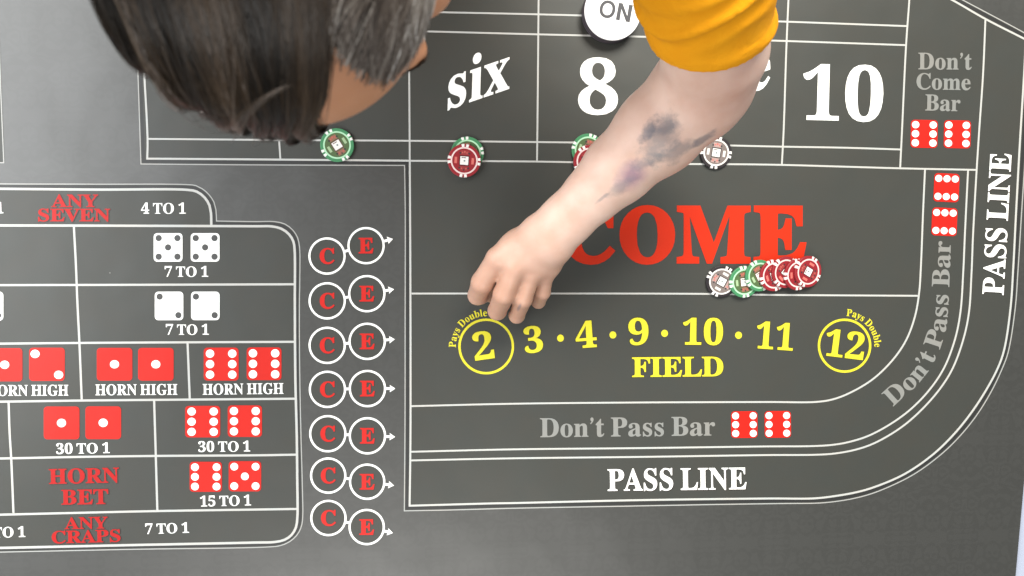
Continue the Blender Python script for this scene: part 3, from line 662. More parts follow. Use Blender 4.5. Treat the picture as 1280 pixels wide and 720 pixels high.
ME = dict(
    body=lathe_mesh('chip_body', [(C_R - b_, 0), (C_R - b_ * .3, b_ * .3), (C_R, b_), (C_R, C_T - b_), (C_R - b_ * .3, C_T - b_ * .3), (C_R - b_, C_T)]),
    ring=annulus_mesh('chip_ring', 0.01405, 0.01585, C_T + 0.00008),
    inlay=lathe_mesh('chip_inlay', [(0.0140, C_T - 0.0004), (0.0140, C_T + 0.00004)]))
for me in ME.values():
    pass
SPOTS = [spot_mesh(math.radians(90 * k + o), math.radians(90 * k + o + 10)) for k in range(4) for o in (-13.5, 3.5)]
def rect(cx, cy, w, h, a=0):
    c, s = math.cos(a), math.sin(a)
    return [(cx + x * c - y * s, cy + x * s + y * c) for x, y in ((-w / 2, -h / 2), (w / 2, -h / 2), (w / 2, h / 2), (-w / 2, h / 2))]
def disc(cx, cy, r, n=14): return [(cx + r * math.cos(2 * PI * i / n), cy + r * math.sin(2 * PI * i / n)) for i in range(n)]
def diamond(cx, cy, r): return [(cx - r * .8, cy), (cx, cy - r), (cx + r * .8, cy), (cx, cy + r)]
zt = C_T + 0.00005
ME['frame'] = prism_mesh('square_frame', [rect(0, 0, 0.0118, 0.0196 * .62)], zt - 0.0003, zt + 0.00004)
ME['square'] = prism_mesh('white_square', [rect(0, 0, 0.0096, 0.0096)], zt, zt + 0.00010)
ME['dot'] = prism_mesh('dot', [disc(0.0003, -0.0002, 0.00105)], zt, zt + 0.00014)
ME['bar'] = prism_mesh('value_bar', [rect(0.0099, 0, 0.0030, 0.0074)], zt, zt + 0.00007)
ME['bar2'] = prism_mesh('value_bar', [rect(-0.0099, 0, 0.0030, 0.0074)], zt, zt + 0.00007)
ME['panel'] = prism_mesh('suit_panel', [rect(0, 0.0092, 0.0094, 0.0052), rect(0, -0.0092, 0.0094, 0.0052)], zt - 0.0003, zt + 0.00002)
ME['dark'] = prism_mesh('dark_suits', [disc(sx * 0.0052, sy * 0.0085, 0.00115, 9) for sx in (-1, 1) for sy in (-1, 1)] + [diamond(0, -0.0108, 0.0013)], zt, zt + 0.00012)
ME['red'] = prism_mesh('red_suits', [diamond(0, 0.0102, 0.0015)] + [diamond(sx * 0.0026, sy * 0.0092, 0.0012) for sx in (-1, 1) for sy in (-1, 1)], zt, zt + 0.00010)
ME['print'] = prism_mesh('small_print', [rect(-0.0008, 0.0034, 0.0052, 0.0009)], zt, zt + 0.00013)

P_WHITE = plastic('chip_white', (0.70, 0.69, 0.66), var=0.08)
P_DOT = plastic('chip_grey_dot', (0.13, 0.17, 0.17))
P_DARK = plastic('chip_dark_suit', (0.035, 0.03, 0.035))
P_REDS = plastic('chip_red_suit', (0.45, 0.10, 0.08))
KIND = {
    'green': dict(body=(0.050, 0.205, 0.090), ring=(0.36, 0.62, 0.40), inlay=(0.070, 0.115, 0.045), frame=(0.10, 0.05, 0.035), panel=(0.24, 0.11, 0.075), bar=(0.30, 0.42, 0.24)),
    'red': dict(body=(0.24, 0.016, 0.022), ring=(0.66, 0.52, 0.50), inlay=(0.235, 0.014, 0.020), frame=(0.075, 0.015, 0.016), panel=(0.25, 0.035, 0.035), bar=(0.52, 0.13, 0.11)),
    'black': dict(body=(0.020, 0.016, 0.018), ring=(0.66, 0.64, 0.61), inlay=(0.16, 0.13, 0.12), frame=(0.050, 0.042, 0.042), panel=(0.36, 0.24, 0.22), bar=(0.62, 0.61, 0.57))}
for kn, kd in KIND.items():
    for k in list(kd): kd[k] = plastic(f'chip_{kn}_{k}', kd[k], var=0.06)
def make_chip(kind):
    K = KIND[kind]
    root = thing('casino_chip', 'x', 'casino chip')
    def part(name, me, m, smooth=False):
        me = me.copy(); me.materials.clear(); me.materials.append(m)
        if smooth:
            me.polygons.foreach_set('use_smooth', [len(p.vertices) < 5 for p in me.polygons])
        o = bpy.data.objects.new(name, me); COL.objects.link(o); o.parent = root
        return o
    part('chip_body', ME['body'], K['body'], True)
    for s in SPOTS: part('edge_spot', s, P_WHITE)
    part('white_ring' if kind != 'green' else 'pale_ring', ME['ring'], K['ring'])
    part('inlay', ME['inlay'], K['inlay'])
    part('suit_panel', ME['panel'], K['panel'])
    part('square_frame', ME['frame'], K['frame'])
    sq = part('white_square', ME['square'], P_WHITE)
    d = part('dot', ME['dot'], P_DOT); d.parent = sq
    d = part('small_print', ME['print'], K['frame']); d.parent = sq
    part('value_bar', ME['bar'], K['bar']); part('value_bar', ME['bar2'], K['bar'])
    part('dark_suits', ME['dark'], P_DARK); part('red_suits', ME['red'], P_REDS)
    return root
PROTO = {}
def copy_tree(o, parent=None):
    c = o.copy(); COL.objects.link(c)
    if parent: c.parent = parent
    for ch in o.children: copy_tree(ch, c)
    return c
def chip(kind, px, py, rot, label, z=0.0006, tilt=0.0, tdir=0.0, group=None):
    if kind not in PROTO:
        o = PROTO[kind] = make_chip(kind)
    else:
        o = copy_tree(PROTO[kind])
    zc = z + C_T / 2
    c = U(px, py, zc + C_T / 2)
    # tilt: lifts the side that looks towards tdir
    R = Matrix.Rotation(tilt, 4, Vector((math.sin(tdir), -math.cos(tdir), 0))) if tilt else Matrix.Identity(4)
    o.matrix_world = Matrix.Translation(Vector((c.x, c.y, z))) @ R @ Matrix.Rotation(math.radians(rot), 4, 'Z')
    o['label'] = label
    g = group or 'casino chips on the mat'
    o['group'] = g
    return o
G1 = 'chips placed on the number boxes'
chip('green', 421.3, 181.3, 32, 'single green chip lying below the bowed head', group=G1)
chip('green', 584.3, 191.6, 10, 'green chip half hidden under the red chip below the word six', group=G1)
chip('red', 580.3, 200.8, -4, 'red chip lying on a green chip below the word six', z=0.0043, group=G1)
chip('green', 735.0, 187.5, -18, 'green chip half hidden under the red chip beside the forearm below 8', group=G1)
chip('red', 737.2, 201.6, 33, 'red chip on a green chip below 8, partly covered by the forearm', z=0.0043, group=G1)
chip('black', 895.3, 190.8, -8, 'single black and white chip on the line right of the tattooed forearm', group=G1)
G2 = 'chips fanned out under the word COME'
FAN = [('black', 902.3, 352.0, 62, 0.0, 'black and white chip at the left end of the fan under COME'),
       ('green', 930.4, 352.4, 8, 6.5, 'lower left green chip of the fan, next to the black chip'),
       ('green', 949.6, 344.6, 30, 9.5, 'upper green chip of the fan, half under the first red chip'),
       ('red', 967.2, 344.4, 20, 11.5, 'red chip touching the green ones in the fan under COME'),
       ('red', 981.9, 340.4, 48, 12.5, 'second red chip from the green ones in the fan'),
       ('red', 997.2, 343.2, 5, 13.2, 'red chip just under the topmost one in the fan'),
       ('red', 1009.8, 339.6, 62, 14.0, 'topmost red chip at the right end of the fan, fully in view')]
for kind, px, py, rot, tl, lab in FAN:
    a = math.radians(tl)
    chip(kind, px, py, rot, lab, z=0.0006 + math.sin(a) * C_R, tilt=a, tdir=math.radians(176), group=G2)

# the ON puck: thick dark disc with a white face
PR, PT = 0.0336, 0.0185
pk = U(766, 14, PT)
puck = thing('dealer_puck', 'round white puck marked ON with dark sides, beside the yellow sleeve', 'puck', (pk.x, pk.y, 0.0006))
m_pd = plastic('puck_dark', (0.065, 0.052, 0.062)); m_pw = plastic('puck_white', (0.82, 0.82, 0.81), 0.3, var=0.03); m_pl = plastic('puck_letter', (0.045, 0.045, 0.05))
me = lathe_mesh('puck_body', [(PR - 0.0012, 0), (PR, 0.0012), (PR, PT * .38), (PR - .0007, PT * .40), (PR - .0007, PT * .44), (PR, PT * .46), (PR, PT - 0.0022), (PR - 0.0006, PT - 0.0016)], 72)
me.polygons.foreach_set('use_smooth', [len(p.vertices) < 5 for p in me.polygons]); link('puck_side', me, puck, m_pd)
me = lathe_mesh('puck_face', [(PR - 0.0005, PT - 0.0020), (PR - 0.0004, PT - 0.0008), (PR - 0.0012, PT)], 72)
me.polygons.foreach_set('use_smooth', [len(p.vertices) < 5 for p in me.polygons]); link('white_face', me, puck, m_pw)
pl = text_px('ON', (748.0, 20.0), (786.6, 27.4), 20.4, font=SANS, capem=509)
def to_puck(p):
    q = U(p[0], p[1], PT); return (q.x - pk.x, q.y - pk.y)
for ls, nm in zip(pl(17), ('letter', 'letter')):
    o = glyph_group([ls], nm, m_pl, PT + 0.00012, puck, to_puck)
# ------------------------------------------------------------------ the person leaning over the mat
import openvdb
class Field:
    """a signed distance field filled primitive by primitive, turned into one continuous mesh"""
    def __init__(s, lo, hi, h):
        s.lo = np.array(lo, float); s.h = h
        s.n = np.ceil((np.array(hi) - s.lo) / h).astype(int) + 1
        s.D = np.full(s.n, 0.03, np.float32)
    def box(s, lo, hi):
        a = np.maximum(0, np.floor((np.array(lo) - s.lo) / s.h).astype(int)); b = np.minimum(s.n, np.ceil((np.array(hi) - s.lo) / s.h).astype(int) + 1)
        if (b <= a).any(): return None, None
        ax = [(s.lo[i] + s.h * np.arange(a[i], b[i])).astype(np.float32) for i in range(3)]
        X, Y, Z = np.meshgrid(*ax, indexing='ij', sparse=True)
        return tuple(slice(a[i], b[i]) for i in range(3)), (X, Y, Z)
    def put(s, sl, d, k, sub=False):
        A = s.D[sl]
        if sub:
            d = -d
            if k > 0:
                h = np.maximum(k - np.abs(A - d), 0) / k; s.D[sl] = np.maximum(A, d) + h * h * k * 0.25
            else: s.D[sl] = np.maximum(A, d)
            return
        if k > 0:
            h = np.maximum(k - np.abs(A - d), 0) / k; s.D[sl] = np.minimum(A, d) - h * h * k * 0.25
        else: s.D[sl] = np.minimum(A, d)
    def cap(s, a, b, ra, rb, k=0.01, sub=False, squash=None):
        """tapered capsule; squash=(axis vector, factor) flattens it along that axis"""
        a, b = np.array(a, float), np.array(b, float)
        pad = max(ra, rb) * (1.3 if squash else 1.0) + 0.03
        sl, G = s.box(np.minimum(a, b) - pad, np.maximum(a, b) + pad)
        if sl is None: return
        ab = b - a; L2 = max(np.dot(ab, ab), 1e-12)
        q = [G[i] - a[i] for i in range(3)]
        t = np.clip((q[0] * ab[0] + q[1] * ab[1] + q[2] * ab[2]) / L2, 0, 1)
        q = [q[i] - t * ab[i] for i in range(3)]
        r2 = q[0] ** 2 + q[1] ** 2 + q[2] ** 2
        if squash:
            w, f = squash; w = np.array(w, float); w /= np.linalg.norm(w)
            dw = q[0] * w[0] + q[1] * w[1] + q[2] * w[2]
            r2 = r2 + dw * dw * (1.0 / (f * f) - 1.0)
        d = np.sqrt(r2) - (ra + (rb - ra) * t)
        s.put(sl, d.astype(np.float32), k, sub)
    def ell(s, c, r, M=None, k=0.01, sub=False):
        c = np.array(c, float); r = np.array(r, float); M = np.eye(3) if M is None else M
        pad = r.max() + 0.03
        sl, G = s.box(c - pad, c + pad)
        if sl is None: return
        q = [G[i] - c[i] for i in range(3)]
        l = [q[0] * M[0, j] + q[1] * M[1, j] + q[2] * M[2, j] for j in range(3)]
        k0 = np.sqrt(sum((l[j] / r[j]) ** 2 for j in range(3))); k1 = np.sqrt(sum((l[j] / r[j] ** 2) ** 2 for j in range(3)))
        d = k0 * (k0 - 1) / np.maximum(k1, 1e-6)
        s.put(sl, d.astype(np.float32), k, sub)
    def mesh(s, name):
        g = openvdb.FloatGrid(0.03); g.copyFromArray(np.clip(s.D, -0.012, 0.012).astype(np.float32), tolerance=0.0)
        g.transform = openvdb.createLinearTransform(voxelSize=s.h)
        pts, quads = g.convertToQuads(isovalue=0.0)
        pts = np.asarray(pts) + s.lo
        me = bpy.data.meshes.new(name)
        q = np.asarray(quads)
        me.vertices.add(len(pts)); me.vertices.foreach_set('co', pts.astype(np.float32).ravel())
        me.loops.add(len(q) * 4); me.loops.foreach_set('vertex_index', q[:, ::-1].astype(np.int32).ravel())
        me.polygons.add(len(q)); me.polygons.foreach_set('loop_start', (np.arange(len(q)) * 4).astype(np.int32))
        me.polygons.foreach_set('use_smooth', [True] * len(q))
        me.update(calc_edges=True)
        # make sure faces look outwards
        bm_vol = 0.0
        v = pts; a, b, c, d = (v[q[:, ::-1][:, i]] for i in range(4))
        bm_vol = (np.einsum('ij,ij->i', a, np.cross(b, c)) + np.einsum('ij,ij->i', a, np.cross(c, d))).sum()
        if bm_vol < 0: me.flip_normals()
        return me
V3 = lambda v: np.array(v, float)
person = thing('person', 'person in a yellow T-shirt bowing over the mat, tattooed left arm reaching down', 'person', (-0.09, 0.76, -0.78))
def child(name, me, material, parent=None):
    """meshes of the figure are built in place; hang them under it without moving them"""
    o = link(name, me, None, material)
    o.parent = parent or person
    o.matrix_parent_inverse = Matrix.Translation(-person.location)
    return o

# joints of the left arm (z = metres above the mat)
A_SH = V3((0.075, 0.405, 0.425)); A_UP = V3(U(886, -20, 0.30)); A_EL0 = V3(U(893, 62, 0.225)); A_EL = V3(U(884, 104, 0.185))
FORE = [V3(U(868, 120, 0.175)), V3(U(823, 164, 0.158)), V3(U(771, 213, 0.140)), V3(U(741, 243, 0.130)), V3(U(709, 274, 0.121)), V3(U(684, 298, 0.112))]
FORE_R = [0.0440, 0.0425, 0.0345, 0.0282, 0.0262, 0.0290]

# head frame: columns left, face, crown
HC = V3(U(380, -90, 0.54))
hf = _n((0.232, -0.62, -0.75)); hu = V3((-0.171, -0.785, 0.596)); hu = _n(hu - hf * np.dot(hu, hf)); hl = np.cross(hu, hf)
HM = np.array([hl, hf, hu]).T
def H(x, y, z): return HC + HM @ V3((x, y, z))

body = Field((-0.42, -0.10, -0.30), (0.27, 0.90, 0.70), 0.0027)
B = body
# torso under the shirt
C7 = V3((-0.09, 0.40, 0.475)); PEL = V3((-0.09, 0.755, 0.05)); CH = V3((-0.09, 0.515, 0.34))
sp_ = _n(C7 - PEL)
TM = np.array([V3((1, 0, 0)), _n(np.cross(sp_, V3((1, 0, 0)))), sp_]).T
B.ell(CH, (0.155, 0.10, 0.17), TM, 0.03); B.ell(PEL + V3((0, -0.01, 0.03)), (0.15, 0.10, 0.13), TM, 0.04)
B.cap(CH, PEL, 0.115, 0.12, 0.05)
SHR = V3((-0.26, 0.425, 0.425))
B.cap(C7 - V3((0, -.04, .05)), A_SH, 0.06, 0.055, 0.04); B.cap(C7 - V3((0, -.04, .05)), SHR, 0.06, 0.055, 0.04)
# neck and head
B.cap(C7 - sp_ * 0.03, H(0, -0.028, -0.045), 0.060, 0.056, 0.03)
B.ell(H(0, -0.012, 0.028), (0.0745, 0.0955, 0.0845), HM, 0.02)
B.ell(H(0, 0.028, -0.040), (0.058, 0.062, 0.072), HM, 0.02)
for s_ in (-1, 1):
    B.cap(H(s_ * 0.056, 0.005, -0.055), H(s_ * 0.018, 0.068, -0.097), 0.018, 0.015, 0.02)
    B.ell(H(s_ * 0.043, 0.058, -0.028), (0.019, 0.020, 0.016), HM, 0.018)
    B.cap(H(s_ * 0.012, 0.086, 0.014), H(s_ * 0.042, 0.074, 0.012), 0.009, 0.008, 0.014)
    B.ell(H(s_ * 0.032, 0.096, -0.004), (0.016, 0.014, 0.011), HM, 0.008, sub=True)
    B.ell(H(s_ * 0.079, -0.012, -0.006), (0.010, 0.019, 0.032), HM, 0.006)
    B.ell(H(s_ * 0.088, -0.008, -0.002), (0.006, 0.010, 0.018), HM, 0.004, sub=True)
    B.ell(H(s_ * 0.011, 0.104, -0.038), (0.0085, 0.009, 0.007), HM, 0.006)
B.cap(H(0, 0.088, 0.004), H(0, 0.112, -0.034), 0.0085, 0.0105, 0.010)
B.ell(H(0, 0.083, -0.064), (0.024, 0.012, 0.007), HM, 0.006); B.ell(H(0, 0.082, -0.074), (0.021, 0.012, 0.007), HM, 0.005)
B.ell(H(0, 0.076, -0.098), (0.022, 0.018, 0.016), HM, 0.014)
# left arm
B.cap(A_SH, A_UP, 0.050, 0.0435, 0.02); B.cap(A_UP, A_EL0, 0.0435, 0.0450, 0.02); B.cap(A_EL0, A_EL, 0.0450, 0.0415, 0.02)
B.cap(A_EL, FORE[0], 0.0415, FORE_R[0], 0.02)
fl = _n(np.cross(FORE[4] - FORE[3], (0, 0, 1)))               # across the forearm, level
for i in range(5):
    sq = (np.cross(fl, _n(FORE[i + 1] - FORE[i])), (0.98, 0.94, 0.86, 0.78, 0.72)[i])
    B.cap(FORE[i], FORE[i + 1], FORE_R[i], FORE_R[i + 1], 0.012, squash=sq)
B.ell(A_EL + V3((0.006, 0.0, -0.018)), (0.030, 0.034, 0.03), None, 0.02)
def hand(J, dorsal, k=0.007):
    """J: wrist, four fingers (knuckle, middle joint, end joint, tip) and a thumb"""
    wr = J['wrist']
    for i, f in enumerate(J['fingers']):
        # metacarpal, then the three phalanges
        B.cap(wr[min(i, len(wr) - 1)], f[0], 0.0150, J['r'][i] * 1.0, 0.012)
    m = [f[0] for f in J['fingers']]
    for a, b in zip(m, m[1:]): B.cap((a * .65 + wr[0] * .35) - V3(dorsal) * .004, (b * .65 + wr[-1] * .35) - V3(dorsal) * .004, 0.0120, 0.0115, 0.010)
    for i, f in enumerate(J['fingers']):
        r = J['r'][i]
        B.cap(f[0], f[1], r * 0.98, r * 0.99, 0.0035); B.cap(f[1], f[2], r * 0.99, r * 0.88, 0.003); B.cap(f[2], f[3], r * 0.88, r * 0.74, 0.003)
    t = J['thumb']
    B.cap(t[0], t[1], 0.018, 0.0135, 0.014); B.cap(t[1], t[2], 0.0125, 0.0115, 0.004); B.cap(t[2], t[3], 0.0118, 0.009, 0.003)
Q = lambda x, y, z: V3(U(x, y, z))
hand(dict(wrist=[Q(672, 290, .108), Q(682, 297, .110), Q(690, 303, .109), Q(697, 309, .106)],
          fingers=[[Q(622, 323, .093), Q(603, 353, .074), Q(597, 369, .046), Q(601, 371, .020)],
                   [Q(645, 333, .101), Q(630, 368, .086), Q(621.5, 388.5, .054), Q(620, 389, .022)],
                   [Q(665, 342, .097), Q(654, 374, .082), Q(646, 394.5, .052), Q(645, 393, .022)],
                   [Q(682, 344, .089), Q(678, 365, .074), Q(673, 377, .048), Q(669, 376, .026)]],
          r=[0.0126, 0.0120, 0.0101, 0.0090],
          thumb=[Q(652, 305, .086), Q(628, 330, .060), Q(618, 352, .038), Q(617, 370, .018)]), (0, -0.2, 0.98))
# right arm hanging beside the body, outside the picture
RE = V3((-0.335, 0.60, 0.20)); RW = V3((-0.325, 0.70, -0.03))
B.cap(SHR, RE, 0.054, 0.043, 0.02); B.cap(RE, RE * .6 + RW * .4, 0.042, 0.041, 0.02); B.cap(RE * .6 + RW * .4, RW, 0.041, 0.028, 0.02)
rd = _n(RW - RE); fx = V3((0, 1, 0)); fx = _n(fx - rd * np.dot(fx, rd)); fn = np.cross(rd, fx)
R_ = lambda along, across, out: RW + rd * along + fx * across + fn * out
hand(dict(wrist=[R_(.012, -.012, 0), R_(.012, -.004, 0), R_(.012, .004, 0), R_(.012, .012, 0)],
          fingers=[[R_(.09, o * .9, 0), R_(.09 + l1, o, .012), R_(.09 + l1 + l2, o, .030), R_(.09 + l1 + l2 + .015, o, .048)]
                   for o, l1, l2 in ((-.032, .038, .020), (-.011, .043, .023), (.010, .040, .021), (.030, .031, .015))],
          r=[0.0095, 0.0098, 0.0093, 0.0082],
          thumb=[R_(.03, -.022, .008), R_(.062, -.044, .020), R_(.088, -.046, .030), R_(.108, -.040, .036)]), -fn)

m_skin = mat('skin', (0.72, 0.44, 0.31), 0.46, 0.4)
m_skin.node_tree.nodes['Principled BSDF'].inputs['Subsurface Weight'].default_value = 0.12
m_skin.node_tree.nodes['Principled BSDF'].inputs['Subsurface Radius'].default_value = (0.006, 0.0025, 0.0012)
m_skin.node_tree.nodes['Principled BSDF'].inputs['Subsurface Scale'].default_value = 1.0
t = NT(m_skin); geo = t.n('ShaderNodeNewGeometry')
n1 = t.n('ShaderNodeTexNoise', i_Scale=38.0, i_Detail=4.0); t.l(geo.outputs['Position'], n1.inputs['Vector'])
n2 = t.n('ShaderNodeTexNoise', i_Scale=900.0, i_Detail=2.0); t.l(geo.outputs['Position'], n2.inputs['Vector'])
col = t.mix(t.ramp(n1.outputs[0], ((0.3, (0, 0, 0)), (0.7, (1, 1, 1)))), (0.55, 0.362, 0.285), (0.62, 0.445, 0.365))
wob = t.n('ShaderNodeTexNoise', i_Scale=55.0, i_Detail=5.0, i_Roughness=0.65); t.l(geo.outputs['Position'], wob.inputs['Vector'])
def blot(col, c, axis, ra, rb, ink, strength, soft=0.35, amp=0.9):
    """a faded tattoo: an uneven patch of ink in the skin around point c"""
    axis = _n(axis); side = _n(np.cross(axis, (0, 0, 1)))
    d = t.n('ShaderNodeVectorMath', operation='SUBTRACT'); t.l(geo.outputs['Position'], d.inputs[0]); d.inputs[1].default_value = tuple(c)
    def dot(v):
        o = t.n('ShaderNodeVectorMath', operation='DOT_PRODUCT'); t.l(d.outputs[0], o.inputs[0]); o.inputs[1].default_value = tuple(v); return o.outputs['Value']
    u = t.math('DIVIDE', dot(axis), ra); v = t.math('DIVIDE', dot(side), rb)
    r = t.math('SQRT', t.math('ADD', t.math('MULTIPLY', u, u), t.math('MULTIPLY', v, v)))
    r = t.math('ADD', r, t.math('MULTIPLY', t.math('SUBTRACT', wob.outputs[0], 0.5), amp * 2))
    f = t.ramp(r, ((1 - soft, (strength,) * 3), (1.0 + soft * .4, (0, 0, 0))))
    return t.mix(f, col, ink)
RED = (0.50, 0.20, 0.14)
for q_, r_, st_ in ((Q(641, 340, .112), .012, .34), (Q(662, 346, .107), .011, .34), (Q(616, 332, .106), .012, .30), (Q(681, 346, .097), .010, .34),
                    (Q(602, 358, .086), .013, .40), (Q(627, 376, .094), .012, .42), (Q(652, 382, .090), .011, .40), (Q(677, 369, .082), .010, .40),
                    (Q(621, 392, .06), .012, .40), (Q(597, 372, .055), .013, .40), (Q(646, 398, .06), .011, .40), (A_EL + V3((.01, -.02, .03)), .05, .25)):
    col = blot(col, q_, (0.2, 1, 0), r_, r_, RED, st_, 0.9, 0.5)
INK, INK2, VIO = (0.085, 0.095, 0.12), (0.13, 0.14, 0.155), (0.25, 0.14, 0.20)
# shade and bounced light on the face, painted in as darker orange skin
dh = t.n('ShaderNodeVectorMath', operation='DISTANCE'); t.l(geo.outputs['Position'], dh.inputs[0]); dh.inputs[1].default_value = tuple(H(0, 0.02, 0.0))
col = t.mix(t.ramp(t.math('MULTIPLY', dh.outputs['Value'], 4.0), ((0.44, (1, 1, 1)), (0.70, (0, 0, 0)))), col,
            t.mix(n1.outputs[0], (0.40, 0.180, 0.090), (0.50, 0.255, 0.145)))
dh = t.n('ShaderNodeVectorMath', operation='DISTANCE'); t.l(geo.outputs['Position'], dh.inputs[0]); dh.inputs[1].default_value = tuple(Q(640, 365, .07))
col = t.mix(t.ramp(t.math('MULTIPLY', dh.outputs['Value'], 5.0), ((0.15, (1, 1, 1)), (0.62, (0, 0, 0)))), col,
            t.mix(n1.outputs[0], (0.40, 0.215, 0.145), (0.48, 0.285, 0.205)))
def on_skin(px, py, z): return V3(U(px, py, z))
col = blot(col, on_skin(824, 176, .195), (0.25, 1, 0), 0.030, 0.019, INK2, 0.59, 0.65)
col = blot(col, on_skin(810, 163, .195), (0.55, 1, 0), 0.018, 0.007, INK, 0.59, 0.55)
col = blot(col, on_skin(826, 158, .195), (1, 0.3, 0), 0.015, 0.010, INK, 0.46, 0.6)
col = blot(col, on_skin(840, 192, .185), (1, 0.45, 0), 0.026, 0.010, INK2, 0.55, 0.6)
col = blot(col, on_skin(870, 177, .175), (1, 0.75, 0), 0.016, 0.005, INK, 0.60, 0.5)
col = blot(col, on_skin(787, 221, .165), (1, 0.7, 0), 0.021, 0.017, VIO, 0.80, 0.75, 0.4)
col = blot(col, on_skin(800, 206, .170), (1, 0.75, 0), 0.014, 0.008, INK2, 0.42, 0.7)
col = blot(col, on_skin(774, 234, .160), (1, 0.75, 0), 0.022, 0.008, INK2, 0.46, 0.7)
col = blot(col, on_skin(752, 247, .150), (1, 0.9, 0), 0.012, 0.0024, INK2, 0.46, 0.6)
col = blot(col, on_skin(649, 384, .085), (0.2, 1, 0), 0.0065, 0.0022, INK, 0.50, 0.5, 0.4)
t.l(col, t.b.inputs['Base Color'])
bp = t.n('ShaderNodeBump', i_Strength=0.12, i_Distance=0.0006); t.l(n2.outputs[0], bp.inputs['Height']); t.l(bp.outputs[0], t.b.inputs['Normal'])
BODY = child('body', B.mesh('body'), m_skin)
# ------------------------------------------------------------------ clothes
def folds(F, sl_pts, amp):
    pass
shirt = Field((-0.45, 0.10, -0.10), (0.28, 0.93, 0.58), 0.0032)
T_ = shirt
T_.ell(CH, (0.172, 0.118, 0.185), TM, 0.03); T_.ell(PEL + V3((0, -0.01, 0.03)), (0.170, 0.120, 0.145), TM, 0.04); T_.cap(CH, PEL, 0.132, 0.138, 0.05)
T_.cap(C7 - V3((0, -.05, .06)), A_SH, 0.070, 0.068, 0.04); T_.cap(C7 - V3((0, -.05, .06)), SHR, 0.070, 0.072, 0.04)
S1 = V3(U(893, 37, 0.258)); SM = V3(U(881, -40, 0.305)); hn = _n((0.26, -0.62, -0.74))
T_.cap(A_SH, SM, 0.068, 0.0555, 0.03); T_.cap(SM, S1 + hn * 0.05, 0.0555, 0.0535, 0.02)
R1 = SHR * .45 + RE * .55; rn = _n(RE - SHR)
T_.cap(SHR, R1 + rn * 0.04, 0.072, 0.062, 0.03)
# cloth folds: shallow ridges running round the sleeve and across the back
n_ = T_.n
gx, gy, gz = (T_.lo[i] + T_.h * np.arange(n_[i]) for i in range(3))
GX, GY, GZ = np.meshgrid(gx, gy, gz, indexing='ij', sparse=True)
al = (GX - S1[0]) * hn[0] + (GY - S1[1]) * hn[1] + (GZ - S1[2]) * hn[2]
sw = (GX - S1[0])
wv = np.sin(al * 250 + 30 * sw + 2.2 * np.sin(sw * 46 + 1.0) + 1.4 * np.sin(GZ * 60)) * (0.55 + 0.45 * np.sin(al * 71 + sw * 25))
wv = np.minimum(np.sign(wv) * np.abs(wv) ** 1.3, 0.45)
near = np.exp(-((al + 0.055) / 0.055) ** 2)
T_.D = (T_.D + (0.0030 * near + 0.0010) * wv).astype(np.float32)
# hem: a rolled edge, then the opening
hem = (al + 0.006 < 0)
T_.D -= (0.0016 * np.exp(-((al + 0.010) / 0.0065) ** 2)).astype(np.float32)
armzone = ((GX > 0.03) & (GY < 0.40)) & (GY > -1)
cut = np.where(armzone & (GZ + GY * 0 > 0.05), al, -1.0).astype(np.float32)
T_.D = np.maximum(T_.D, cut)
rl = (GX - R1[0]) * rn[0] + (GY - R1[1]) * rn[1] + (GZ - R1[2]) * rn[2]
T_.D = np.maximum(T_.D, np.where(GX < -0.24, rl, -1.0).astype(np.float32))
# hollow sleeves and neck opening
T_.cap(A_UP, A_EL0, 0.0490, 0.0478, 0.0, sub=True)
T_.cap(R1 - rn * 0.04, R1 + rn * 0.06, 0.053, 0.056, 0.0, sub=True)
T_.cap(C7 - sp_ * 0.06, H(0, -0.03, -0.045), 0.066, 0.075, 0.0, sub=True)
m_shirt = mat('yellow_cotton', (0.80, 0.36, 0.012), 0.85, 0.15)
t = NT(m_shirt); geo = t.n('ShaderNodeNewGeometry')
nz = t.n('ShaderNodeTexNoise', i_Scale=60.0, i_Detail=5.0); t.l(geo.outputs['Position'], nz.inputs['Vector'])
t.l(t.mix(nz.outputs[0], (0.66, 0.255, 0.004), (0.74, 0.325, 0.008)), t.b.inputs['Base Color'])
wv_ = t.n('ShaderNodeTexNoise', i_Scale=1500.0, i_Detail=1.0); t.l(geo.outputs['Position'], wv_.inputs['Vector'])
bp = t.n('ShaderNodeBump', i_Strength=0.35, i_Distance=0.0005); t.l(wv_.outputs[0], bp.inputs['Height'])
cr = t.n('ShaderNodeTexNoise', i_Scale=42.0, i_Detail=3.0, i_Distortion=0.8); t.l(geo.outputs['Position'], cr.inputs['Vector'])
bp2 = t.n('ShaderNodeBump', i_Strength=0.5, i_Distance=0.004); t.l(cr.outputs[0], bp2.inputs['Height']); t.l(bp.outputs[0], bp2.inputs['Normal']); t.l(bp2.outputs[0], t.b.inputs['Normal'])
child('shirt', T_.mesh('shirt'), m_shirt)

tr = Field((-0.39, 0.49, -0.80), (0.21, 1.0, 0.12), 0.007)
tr.ell(PEL + V3((0, 0.01, -0.04)), (0.172, 0.125, 0.125), None, 0.04)
for s_ in (-1, 1):
    tr.cap(PEL + V3((s_ * 0.09, 0.02, -0.06)), V3((-0.09 + s_ * 0.105, 0.76, -0.38)), 0.095, 0.068, 0.03)
    tr.cap(V3((-0.09 + s_ * 0.105, 0.76, -0.38)), V3((-0.09 + s_ * 0.11, 0.80, -0.745)), 0.068, 0.055, 0.02)
m_jean = mat('dark_denim', (0.03, 0.04, 0.07), 0.8, 0.2)
t = NT(m_jean); geo = t.n('ShaderNodeNewGeometry'); nz = t.n('ShaderNodeTexNoise', i_Scale=90.0, i_Detail=6.0); t.l(geo.outputs['Position'], nz.inputs['Vector'])
t.l(t.mix(nz.outputs[0], (0.02, 0.028, 0.05), (0.05, 0.06, 0.10)), t.b.inputs['Base Color'])
